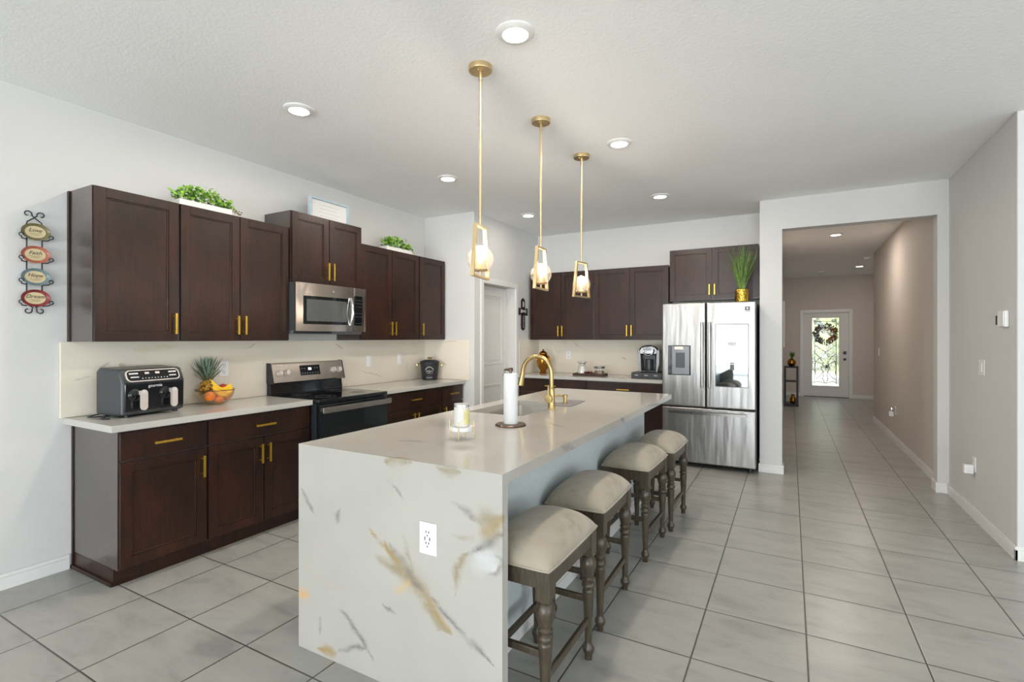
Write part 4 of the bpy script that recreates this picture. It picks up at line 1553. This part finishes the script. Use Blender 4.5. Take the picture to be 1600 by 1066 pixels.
def banana(label, off, lift, grow):
    t = thing('banana', label, 'fruit', (bx + off, by, bz), 0, 'bananas in the bowl')
    mb = MB()
    A, B_, D = Vector((-.012, -.050, .132 + lift)), Vector((.010, .018, .004 + lift)), Vector((-.004, .098 + grow, .108 + lift * .6))
    pts, rad = [], []
    for k in range(17):
        s_ = k / 16
        pts.append(A * (1 - s_) ** 2 + B_ * 2 * s_ * (1 - s_) + D * s_ ** 2)
        rad.append(.0142 * (min(1, .30 + s_ / .16) if s_ < .16 else min(1, (1 - s_) / .14 + .22)))
    mb.tube(pts, rad, 8)
    mb.build('peel', 'banana', t)
    MB().tube([pts[0], pts[0] + Vector((-.004, -.006, .018))], [.0052, .0058], 8).build('stem', 'banana_tip', t)
banana('front banana of the bunch in the glass fruit bowl', .066, .004, .0)
banana('middle banana of the bunch in the glass fruit bowl', .048, .028, .004)
banana('back banana of the bunch, against the pineapple', .032, .053, .006)
pa = thing('pineapple', 'whole pineapple standing in the glass fruit bowl', 'fruit', (bx - .048, by - .024, bz + .048))
mb = MB()
mb.ball((0, 0, .064), .058, (1, 1, 1.18), 28, 18)
mb.build('skin', 'pineapple_skin', pa)
mb = MB()
for k in range(64):
    lay = k / 64
    an = k * 2.39996
    tiltv = 1.25 - 1.05 * lay
    Lf = .055 + .085 * sin(pi * min(1, lay * .85 + .12))
    z0_ = .118 + .085 * lay
    dirv = Vector((cos(an) * sin(tiltv), sin(an) * sin(tiltv), cos(tiltv)))
    side = Vector((-sin(an), cos(an), 0))
    b0 = Vector((cos(an) * .016 * (1 - lay), sin(an) * .016 * (1 - lay), z0_))
    pts = []
    for q in range(5):
        s_ = q / 4
        p = b0 + dirv * Lf * s_ + Vector((0, 0, .030 * s_ * s_ * (1 - lay * .5)))
        p.x = max(p.x, -.098)
        pts.append(p)
    mb.strip(pts, [.009, .0100, .0080, .005, .0006], side)
for (dx, dy, dz) in ((.0, .115, .285), (.0, -.085, .270), (.02, .075, .235)):
    mb.strip([(0, 0, .17), (dx * .5, dy * .45, .17 + (dz - .17) * .5), (dx, dy, dz)], [.009, .007, .001], (1, 0, .1))
mb.build('crown', 'pine_leaf', pa)

# ------------------------------------------------------------------ black lidded canister
bk = thing('canister', 'black metal lidded canister with gold handles and white print, left worktop corner', 'canister', (-3.640, 4.618, ZC), R(28))
MB().lathe([(0, 0), (.083, 0), (.085, .004), (.108, .188), (.112, .190), (.112, .200), (.106, .202)], (0, 0, 0), 40).build('bucket', 'black_iron', bk)
MB().lathe([(.111, .201), (.112, .207), (.095, .220), (.05, .230), (0, .232)], (0, 0, 0), 40).build('lid', 'black_iron', bk)
MB().lathe([(.012, .230), (.012, .240), (.028, .243), (.030, .252), (.024, .258), (0, .260)], (0, 0, 0), 20).build('knob', 'satin_brass', bk)
for s_ in (-1, 1):
    mb = MB()
    mb.tube([(s_ * .106, -.020, .180), (s_ * .130, -.022, .186), (s_ * .142, -.018, .172), (s_ * .142, .018, .172), (s_ * .130, .022, .186), (s_ * .106, .020, .180)], .006, 8)
    mb.tube([(s_ * .142, -.024, .172), (s_ * .142, .024, .172)], .0095, 10)
    mb.build('handle', 'satin_brass', bk)
mb = MB()
def on_bucket(ang, z):
    r_ = .085 + (.108 - .085) * (z - .004) / .184 + .0008
    return (r_ * cos(ang), r_ * sin(ang), z)
fa = R(-82)
mb.tube([on_bucket(fa + .48 * (k / 10 - .5) * 2, .118 + .034 * (1 - ((k / 10 - .5) * 2) ** 2)) for k in range(11)], .0030, 5)
for k in range(7):
    a_ = fa - .36 + k * .12
    mb.tube([on_bucket(a_ - .034, .104), on_bucket(a_ + .034, .104)], .0042, 5)
    mb.tube([on_bucket(a_ - .030, .082), on_bucket(a_ + .030, .082)], .0022, 5)
mb.tube([on_bucket(fa, .083), on_bucket(fa, .096)], .0035, 5)
for k in range(5):
    a_ = fa - .36 + k * .17
    mb.tube([on_bucket(a_ + .05 * cos(t_), .028 + .008 * sin(t_)) for t_ in [k2 * pi / 3 for k2 in range(5)]], .0014, 5)
mb.build('print', 'light_print', bk)

# ------------------------------------------------------------------ plates to hang, planters, sign
def planter(label, loc, length, n, seed, sprig):
    rnd = random.Random(seed)
    t = thing('planter', label, 'plant', loc, Q)
    hl, hd = length / 2, .048
    mb = MB()
    mb.box(-hl, hl, -hd, -hd + .009, 0, .048, .001); mb.box(-hl, hl, hd - .009, hd, 0, .048, .001)
    mb.box(-hl, -hl + .009, -hd + .009, hd - .009, 0, .048, .001); mb.box(hl - .009, hl, -hd + .009, hd - .009, 0, .048, .001)
    mb.box(-hl + .009, hl - .009, -hd + .009, hd - .009, 0, .03)
    mb.build('box', 'planter_white', t)
    for mat, cnt, nm in (('leaf_green', n, 'foliage'), ('leaf_dark', n // 2, 'shaded_leaves')):  # inner, lower leaves get a darker copy: shade put into their colour
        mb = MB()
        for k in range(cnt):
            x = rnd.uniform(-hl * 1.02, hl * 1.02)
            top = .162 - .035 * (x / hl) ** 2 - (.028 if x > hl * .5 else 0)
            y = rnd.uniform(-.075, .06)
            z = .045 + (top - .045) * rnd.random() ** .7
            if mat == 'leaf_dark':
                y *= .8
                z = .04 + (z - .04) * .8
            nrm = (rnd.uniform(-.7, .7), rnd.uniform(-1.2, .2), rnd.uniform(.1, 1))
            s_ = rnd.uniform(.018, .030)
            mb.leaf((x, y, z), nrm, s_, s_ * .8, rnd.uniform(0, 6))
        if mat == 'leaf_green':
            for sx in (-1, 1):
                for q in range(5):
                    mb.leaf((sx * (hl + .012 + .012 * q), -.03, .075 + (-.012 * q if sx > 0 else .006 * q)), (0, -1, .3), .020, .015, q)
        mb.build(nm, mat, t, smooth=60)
    if sprig:
        mb = MB()
        mb.tube([(hl - .01, -.02, .05), (hl + .03, -.03, .045), (hl + .075, -.04, .03)], .0015, 5)
        for q in range(8):
            mb.leaf((hl + .01 + q * .009, -.03 - .002 * q, .045 - .002 * q + (.012 if q % 2 else -.006)), (0, -1, .2), .015, .010, q)
        mb.build('sprig', 'dry_leaf', t)
    return t
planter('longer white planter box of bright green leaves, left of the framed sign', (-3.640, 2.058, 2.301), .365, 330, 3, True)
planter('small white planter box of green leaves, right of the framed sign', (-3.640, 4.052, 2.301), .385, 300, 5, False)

sg = thing('framed_sign', 'small white sign in a pale blue frame standing on the short upper cabinet', 'sign', (-3.652, 3.170, 2.4415), Q)
sw, sh = .22, .200
mb = MB()
for (a_, b_, c_, d_) in ((-sw, -sw + .018, 0, sh), (sw - .018, sw, 0, sh), (-sw + .018, sw - .018, sh - .018, sh), (-sw + .018, sw - .018, 0, .018)):
    mb.box(a_, b_, -.034, .0, c_, d_, .002)
mb.build('frame', 'frame_bluewhite', sg)
bd = MB().box(-sw + .018, sw - .018, -.012, -.004, .018, sh - .018).build('board', 'sign_white', sg, smooth=0)
mb = MB()
for r_ in range(4):
    zz = .145 - r_ * .032
    xw = .12 - .02 * (r_ % 2)
    mb.tube([(-xw + 2 * xw * k / 24, -.0125, zz + .006 * sin(k * 2.1) * (1 - .3 * (k % 3))) for k in range(25)], .0013, 4)
mb.build('lettering', 'faint_ink', bd)

rk = thing('plate_rack', 'black wrought iron rack on the left wall holding four oval plates', 'plate rack', (XL + .001, 1.212, 1.55), Q)
mb = MB()
for sx in (-1, 1):
    x = sx * .034
    mb.tube([(x, -.010, .055), (x, -.010, .520)], .0034, 6)
    # top scroll
    pt = [(x, -.010, .520), (x * .9, -.010, .530), (0, -.010, .556)]
    for k in range(15):
        a_ = R(200 - 300 * k / 14)
        rr_ = .020 - .011 * k / 14
        pt.append((-sx * (.030 + rr_ * cos(a_)), -.010, .574 + rr_ * sin(a_)))
    mb.tube(pt, .0032, 6)
    pt = [(x, -.010, .060), (x * .8, -.010, .048), (sx * .006, -.010, .034)]
    for k in range(15):
        a_ = R(150 - 0 + 300 * k / 14)
        rr_ = .019 - .010 * k / 14
        pt.append((sx * (.028 + rr_ * cos(a_)), -.010, .016 + rr_ * sin(a_)))
    mb.tube(pt, .0032, 6)
PZ = [.4715, .3405, .211, .088]
for z in PZ:
    for sx in (-1, 1):
        pt = [(sx * .034, -.012, z - .045), (sx * .058, -.018, z - .042), (sx * .064, -.036, z - .034)]
        for k in range(8):
            a_ = R(-90 + 300 * k / 7)
            pt.append((sx * (.066 + .010 * cos(a_)), -.040, z - .024 + .010 * sin(a_)))
        mb.tube(pt, .0030, 6)
mb.build('iron_scrollwork', 'black_iron', rk)
for z, gl, word, lab in zip(PZ, ('olive_glaze', 'rust_glaze', 'teal_glaze', 'wine_glaze'), ('Love', 'Faith', 'Hope', 'Dream'),
                           ('oval olive-green plate with script, topmost on the iron rack', 'oval rust-pink plate reading Faith, second from the top of the iron rack',
                            'oval blue-grey plate reading Hope, third on the iron rack', 'oval wine-red plate, lowest on the iron rack')):
    t = thing('wall_plate', lab, 'plate', (XL + .016, 1.212, 1.55 + z), Q, 'plates on the iron rack')
    mb = MB()
    mb.ball((0, 0, 0), 1, (.066, .001, .048), 40, 6)
    mb.bm.clear()
    def oval(y, s_):
        return [mb.bm.verts.new((.066 * s_ * cos(2 * pi * k / 40), y, .050 * s_ * sin(2 * pi * k / 40))) for k in range(40)]
    rg_ = [oval(0, .72), oval(-.014, .99), oval(-.017, 1.0), oval(-.017, .97), oval(-.007, .70)]
    for A, B in zip(rg_, rg_[1:]):
        for k in range(40):
            mb.bm.faces.new([A[k], A[(k + 1) % 40], B[(k + 1) % 40], B[k]])
    mb.bm.faces.new(rg_[0]); mb.bm.faces.new(rg_[-1])
    mb.build('rim', gl, t)
    mb = MB()
    mb.prism([(.0465 * cos(2 * pi * k / 40), .0345 * sin(2 * pi * k / 40)) for k in range(40)], -.0095, -.0065, 'y')
    md = mb.build('centre', 'cream', t)
    text('word', word, .030, 'script_ink', md, (-.002, -.0105, .009), (pi / 2, 0, 0), .0005, .35)
    mb = MB()
    for zz, w_ in ((-.009, .026), (-.017, .020)):
        mb.tube([(-w_ + 2 * w_ * k / 14, -.0102, zz + .0012 * sin(k * 2.3)) for k in range(15)], .0007, 4)
    mb.build('small_script', 'script_ink', md)

# wall cross
cr = thing('wall_cross', 'dark ornate cross with silver beads on the wall beside the pantry door', 'cross', (XD + .001, 5.955, 1.505), Q)
def cross_outline(k):
    w_, a_ = .050 * k, .125 * k
    return [(-w_ * .9, .02), (0, 0), (w_ * .9, .02), (w_, .07), (w_ * .8, .215), (a_, .200), (a_, .300), (w_ * .85, .285), (w_, .39), (w_ * .55, .42), (0, .432), (-w_ * .55, .42), (-w_, .39), (-w_ * .85, .285), (-a_, .300), (-a_, .200), (-w_ * .8, .215), (-w_, .07)]
MB().prism(cross_outline(1), -.016, 0, 'y', .004).build('cross_body', 'black_iron', cr)
mb = MB()
mb.prism([(x * .62, .255 + (z - .255) * .55) for x, z in [(-.12, .21), (0, .24), (.12, .21), (.12, .30), (0, .28), (-.12, .30)]], -.020, -.014, 'y', .002)
mb.box(-.018, .018, -.020, -.014, .315, .385, .003)
for k in range(6):
    mb.ball((0, -.018, .045 + k * .028), .009, (1, .6, 1), 10, 6)
mb.build('silver_inlay', 'silver_plastic', cr)

# ------------------------------------------------------------------ outlets and switches
def plate(name, label, cat, loc, rz, kind, w=.072, h=.118):
    t = thing(name, label, cat, loc, rz)
    pl_ = MB().box(-w / 2, w / 2, -.006, 0, -h / 2, h / 2, .0025).build('cover_plate', 'white_plastic', t)
    if kind == 'outlet':
        for z in (-.026, .026):
            r_ = MB().prism([(p, q + z) for p, q in rr_pts(.030, .034, .012, 4)], -.008, -.005, 'y').build('receptacle', 'white_plastic', t)
            mb = MB()
            mb.box(-.0085, -.0055, -.0088, -.0078, z - .002, z + .009); mb.box(.0055, .0085, -.0088, -.0078, z - .002, z + .009)
            mb.lathe([(.003, -.0088), (.003, -.0078)], (0, 0, z - .010), 8, 'y')
            mb.build('slots', 'dark_grey_metal', r_)
    elif kind == 'rocker':
        MB().box(-.017, .017, -.010, -.005, -.034, .034, .0025).build('rocker', 'white_plastic', t)
    elif kind == 'usb':
        r_ = MB().box(-.018, .018, -.0085, -.005, -.036, .036, .002).build('receptacle', 'white_plastic', t)
        mb = MB()
        for z in (.024, -.018):
            mb.box(-.0085, -.0050, -.0092, -.0082, z - .002, z + .007); mb.box(.0050, .0085, -.0092, -.0082, z - .002, z + .007)
            mb.lathe([(.0030, -.0092), (.0030, -.0082)], (0, 0, z - .011), 8, 'y')
        mb.box(-.0135, -.0095, -.0092, -.0082, -.006, .008); mb.box(.0095, .0135, -.0092, -.0082, -.006, .008)
        mb.build('slots', 'black_plastic', r_)
    return t
plate('wall_outlet', 'white outlet with USB ports on the waterfall end of the island', 'outlet', (-1.217, IY0 - .0005, .637), 0, 'usb', .082, .122)
plate('wall_outlet', 'white outlet on the left splashback beside the pineapple', 'outlet', (SX + .001, 2.318, 1.170), Q, 'outlet', .076, .12)
plate('light_switch', 'white switch on the splashback just right of the range', 'switch', (SX + .001, 3.845, 1.168), Q, 'rocker')
plate('light_switch', 'white switch on the splashback between the range and the black canister', 'switch', (SX + .001, 4.318, 1.172), Q, 'rocker')
plate('wall_outlet', 'white outlet on the back splashback left of the tray of jars', 'outlet', (-2.66, YB - .021, 1.170), 0, 'outlet')
plate('light_switch', 'white double switch plate on the right wall below the thermostat', 'switch', (XR - .001, 4.985, 1.185), -Q, 'rocker', .125, .118)
pg = plate('wall_outlet', 'white outlet low on the right wall with a plug-in', 'outlet', (XR - .001, 5.16, .425), -Q, 'outlet')
pf = thing('plug_in_freshener', 'white plug-in air freshener in the low outlet on the right wall', 'air freshener', (XR - .0105, 5.16, .385), -Q)
MB().box(-.022, .022, -.060, 0, -.035, .035, .008).build('housing', 'white_plastic', pf)
plate('light_switch', 'white switch on the right side wall far down the hallway', 'switch', (1.239, 9.80, 1.183), -Q, 'rocker')
pg = plate('wall_outlet', 'white outlet low on the hallway wall with a night light', 'outlet', (1.239, 8.38, .43), -Q, 'outlet')
nl = thing('night_light', 'white plug-in night light on the hallway wall near the floor', 'night light', (1.2295, 8.38, .42), -Q)
MB().box(-.022, .022, -.05, 0, .0, .055, .012).build('housing', 'chrome', nl)
MB().box(-.018, .018, -.065, -.01, -.07, -.001, .010).build('refill', 'white_plastic', nl)
th = thing('thermostat', 'white thermostat with a dark display on the right wall', 'thermostat', (XR - .001, 4.515, 1.535), -Q)
MB().box(-.058, .058, -.024, 0, -.055, .055, .006).build('housing', 'white_plastic', th)
MB().box(-.052, .052, -.030, -.023, -.050, .050, .004).build('cover', 'white_plastic', th)
tb = thing('wall_sensor', 'small dark sensor box on the right wall beside the thermostat', 'sensor', (XR - .001, 4.625, 1.528), -Q)
MB().box(-.022, .022, -.018, 0, -.032, .032, .003).build('housing', 'black_plastic', tb)
for (x, y, lab) in ((.59, 12.76, 'round white smoke detector on the hallway ceiling, left of the far light'), (1.225, 10.94, 'round white smoke detector on the hallway ceiling by the right wall')):
    t = thing('smoke_detector', lab, 'smoke detector', (x, y, CE))
    MB().lathe([(.068, 0), (.068, -.010), (.060, -.030), (.045, -.036), (0, -.037)], (0, 0, 0), 28).build('housing', 'white_plastic', t)

# ------------------------------------------------------------------ back worktop: vase, tray, coffee maker
vs = thing('gold_vase', 'shiny gold ornamental jar on the back worktop behind the faucet', 'vase', (-2.925, 6.16, ZC))
MB().lathe([(0, 0), (.055, 0), (.060, .010), (.045, .022), (.050, .040), (.085, .085), (.098, .140), (.095, .185), (.075, .215), (.055, .225)], (0, 0, 0), 28).build('jar', 'polished_gold', vs)
MB().lathe([(.058, .226), (.064, .232), (.060, .245), (.035, .262), (.012, .268), (.018, .280), (0, .290)], (0, 0, 0), 24).build('lid', 'polished_gold', vs)
for s_ in (-1, 1):
    MB().tube([(s_ * (.085 + .030 * sin(pi * k / 8)), 0, .120 + .09 * k / 8) for k in range(9)], .007, 8).build('handle', 'polished_gold', vs)
TZ = ZC
ty = thing('serving_tray', 'dark wooden tray on the back worktop holding two glass jars', 'tray', (-2.225, 6.08, TZ))
mb = MB()
mb.box(-.205, .205, -.085, .085, 0, .010, .002)
mb.box(-.205, .205, -.085, -.073, .010, .032, .002); mb.box(-.205, .205, .073, .085, .010, .032, .002)
mb.box(-.205, -.193, -.073, .073, .010, .032, .002); mb.box(.193, .205, -.073, .073, .010, .032, .002)
mb.build('tray_body', 'tray_wood', ty)
j1 = thing('glass_jar', 'taller glass jar of white sugar on the wooden tray', 'jar', (-2.335, 6.085, TZ + .0105))
MB().lathe([(0, 0), (.046, 0), (.049, .006), (.049, .05), (.036, .115), (.036, .125)], (0, 0, 0), 28).build('glass', 'jar_glass', j1)
MB().lathe([(0, .003), (.044, .003), (.046, .048), (.034, .092), (0, .10)], (0, 0, 0), 24).build('contents', 'sugar', j1)
MB().lathe([(.052, .126), (.054, .132), (.054, .140), (.03, .146), (.0, .147)], (0, 0, 0), 28).build('lid', 'jar_glass', j1)
MB().tube([(.037 * cos(2 * pi * k / 24), .037 * sin(2 * pi * k / 24), .118) for k in range(24)], .003, 6, True).build('wire_clasp', 'handle_steel', j1)
j2 = thing('glass_jar', 'shorter glass jar of brown contents on the wooden tray', 'jar', (-2.105, 6.085, TZ + .0105))
MB().lathe([(0, 0), (.050, 0), (.053, .006), (.053, .066), (.047, .074)], (0, 0, 0), 28).build('glass', 'jar_glass', j2)
MB().lathe([(0, .003), (.048, .003), (.050, .044), (0, .048)], (0, 0, 0), 24).build('contents', 'coffee', j2)
MB().lathe([(.056, .075), (.057, .080), (.057, .090), (.0, .094)], (0, 0, 0), 28).build('lid', 'handle_steel', j2)
for t_ in (j1, j2):
    t_.scale = (1.2, 1.2, 1.2)
pd_ = thing('coffee_pod', 'dark red coffee pods between the jars on the wooden tray', 'coffee pod', (-2.262, 6.03, TZ + .0105), 0, 'red pods on the tray')
MB().lathe([(0, 0), (.020, 0), (.025, .038), (.027, .040), (.027, .042), (0, .043)], (0, 0, 0), 18).build('cup', 'pod_red', pd_)
for x, y in ((-2.206, 6.03), (-2.232, 6.085)):
    o = dup(pd_)
    o.location = (x, y, TZ + .0105)
vs.scale = (.90, .90, 1.14)
cb = thing('pod_drawer', 'flat black pod drawer under the coffee maker', 'drawer box', (-1.475, 6.10, ZC))
MB().box(-.182, .182, -.165, .165, 0, .072, .004).build('housing', 'black_plastic', cb)
for k in range(3):
    x = -.118 + k * .112
    d_ = MB().box(x - .053, x + .053, -.169, -.164, .008, .064, .002).build('drawer', 'charcoal_plastic', cb)
    MB().box(x - .020, x + .020, -.172, -.168, .036, .044, .001).build('label', 'light_print', d_)
km = thing('coffee_maker', 'black and silver single-serve coffee maker beside the refrigerator', 'coffee maker', (-1.478, 6.10, ZC + .0725), R(6))
mb = MB()
mb.box(-.105, .105, -.10, .12, 0, .022, .006)
mb.build('drip_base', 'black_plastic', km)
mb = MB()
mb.box(-.070, .070, .0, .12, .022, .215, .010)
mb.build('column', 'black_plastic', km)
mb = MB()
mb.prism([(-.122, .205), (-.112, .275), (-.085, .305), (-.03, .322), (.03, .322), (.085, .305), (.112, .275), (.122, .205)], -.105, .12, 'y', .018, 3)
mb.build('head', 'black_gloss', km)
for s_ in (-1, 1):
    mb = MB()
    mb.prism([(s_ * .106, .004), (s_ * .080, .004), (s_ * .092, .20), (s_ * .100, .272), (s_ * .128, .262), (s_ * .122, .10)], -.112, .115, 'y', .006)
    mb.build('side_panel', 'mid_grey', km)
mb = MB()
mb.tube([(.062 * sin(t_), -.118, .235 - .055 * cos(t_) + .02) for t_ in [R(-112 + 224 * k / 20) for k in range(21)]], .007, 8)
mb.build('lift_handle', 'chrome', km)
MB().box(-.030, .030, -.108, -.103, .262, .295, .004).build('screen', 'mid_grey', km)
mb = MB()
mb.lathe([(0, .0), (.042, .0), (.044, .008), (.044, .125), (.040, .130), (0, .130)], (0, -.048, .024), 26)
tag(mb.build('travel_mug', 'charcoal_plastic', loc=(-1.478, 6.10, ZC + .0725), rot=(0, 0, R(6))), 'dark cylindrical mug standing in the coffee maker', 'mug')

# ------------------------------------------------------------------ hallway
ct = thing('console_table', 'narrow black console stand against the left hallway wall', 'table', (.005, 11.93, 0))
mb = MB()
MB().box(-.115, .15, -.16, .30, .785, .81, .004).build('top', 'black_iron', ct)
MB().box(-.115, .15, -.16, .30, .0, .05, .004).build('plinth', 'black_iron', ct)
MB().box(-.105, .14, -.15, .29, .495, .510, .003).build('shelf', 'black_iron', ct)
for (x, y) in ((-.10, -.145), (.125, -.145), (-.10, .28), (.125, .28)):
    MB().box(x - .015, x + .022, y - .012, y + .015, .05, .785, .002).build('leg', 'black_iron', ct)
v1 = thing('potted_plant', 'round gold vase with green leaves on top of the black console', 'plant', (.03, 11.95, .8105))
MB().lathe([(0, 0), (.04, 0), (.075, .045), (.082, .085), (.068, .13), (.035, .155), (.040, .165)], (0, 0, 0), 26).build('vase', 'polished_gold', v1)
mb = MB()
for k in range(46):
    an = random.uniform(0, 2 * pi)
    L = random.uniform(.10, .19)
    sp = random.uniform(.2, .9)
    d_ = Vector((cos(an) * sp, sin(an) * sp, 1)).normalized()
    if d_.x < 0:
        d_.x *= .6
    b0 = Vector((0, 0, .155))
    mb.strip([b0, b0 + d_ * L * .5, b0 + d_ * L + Vector((0, 0, -.03 * sp))], [.004, .011, .001], (-sin(an), cos(an), .1))
mb.build('leaves', 'leaf_dark', v1)
v2 = thing('gold_vase', 'small gold vase on the bottom of the black console in the hallway', 'vase', (.055, 11.86, .0505))
MB().lathe([(0, 0), (.035, 0), (.060, .05), (.062, .095), (.035, .14), (.028, .165), (.045, .185), (.040, .190)], (0, 0, 0), 24).build('vase', 'polished_gold', v2)
wp = thing('wall_panel', 'white framed panel on the left hallway wall above the console', 'picture', (-.129, 11.7, 1.22), -Q + pi)
MB().box(-.35, .35, -.035, 0, 0, .92, .006).build('frame', 'trim_white', wp)
MB().box(-.31, .31, -.038, -.034, .04, .88, .002).build('panel', 'sign_white', wp)

wr = thing('wreath', 'dark twig wreath with pale flowers on the glass front door', 'wreath', (.735, yf2 - .03, 1.50))
for mat, n, nm, a0, a1, rr0 in (('wreath_twig', 170, 'twigs', 0, 360, .17), ('wreath_grey', 60, 'grey_foliage', 120, 260, .20), ('wreath_rust', 36, 'rust_leaves', -70, 40, .19), ('wreath_white', 26, 'pale_flowers', -40, 150, .14)):
    mb = MB()
    for k in range(n):
        a_ = R(random.uniform(a0, a1))
        r_ = rr0 + random.uniform(-.055, .055)
        c = Vector((r_ * cos(a_), random.uniform(-.03, .01), r_ * sin(a_)))
        if nm == 'twigs':
            t_ = a_ + random.uniform(-.9, .9)
            d_ = Vector((cos(t_), random.uniform(-.3, .1), sin(t_))) * random.uniform(.04, .085)
            mb.strip([c, c + d_ * .5, c + d_], [.003, .011, .001], (-sin(t_), .2, cos(t_)))
        else:
            mb.leaf(c, (random.uniform(-.4, .4), -1, random.uniform(-.4, .4)), random.uniform(.04, .065), .038, random.uniform(0, 6))
    mb.build(nm, mat, wr)

# ------------------------------------------------------------------ outside the front door
struct(MB().box(-12, 14, 14.6, 40, -.25, -.1).build('ground_outside', 'lawn', smooth=0))
struct(MB().box(.1, 1.5, 14.13, 24, -.1, -.02).build('path_outside', 'paving', smooth=0))
def shrub(label, loc, r, n, seed):
    rnd = random.Random(seed)
    t = thing('shrub', label, 'shrub', loc)
    mb = MB()
    mb.tube([(0, 0, -.02), (0.02, 0, r * .5), (0, .02, r * 1.0)], [.05, .04, .02], 8)
    mb.build('stem', 'wreath_twig', t)
    mb = MB()
    for k in range(n):
        d_ = Vector((rnd.gauss(0, 1), rnd.gauss(0, 1), rnd.gauss(0, 1))).normalized() * r * rnd.uniform(.55, 1)
        mb.leaf((d_.x, d_.y, max(.0, r * 1.05 + d_.z)), d_, r * .22, r * .14, rnd.uniform(0, 6))
    mb.build('foliage', 'hedge', t, smooth=60)
shrub('leafy green shrub outside, seen through the left of the front door glass', (-.35, 18.5, -.1), .85, 700, 1)
shrub('leafy green shrub outside, seen through the right of the front door glass', (2.0, 19.0, -.1), 1.0, 700, 2)
shrub('large green tree crown outside, beyond the path, behind the wreath', (.9, 27.0, -.1), 1.9, 900, 4)
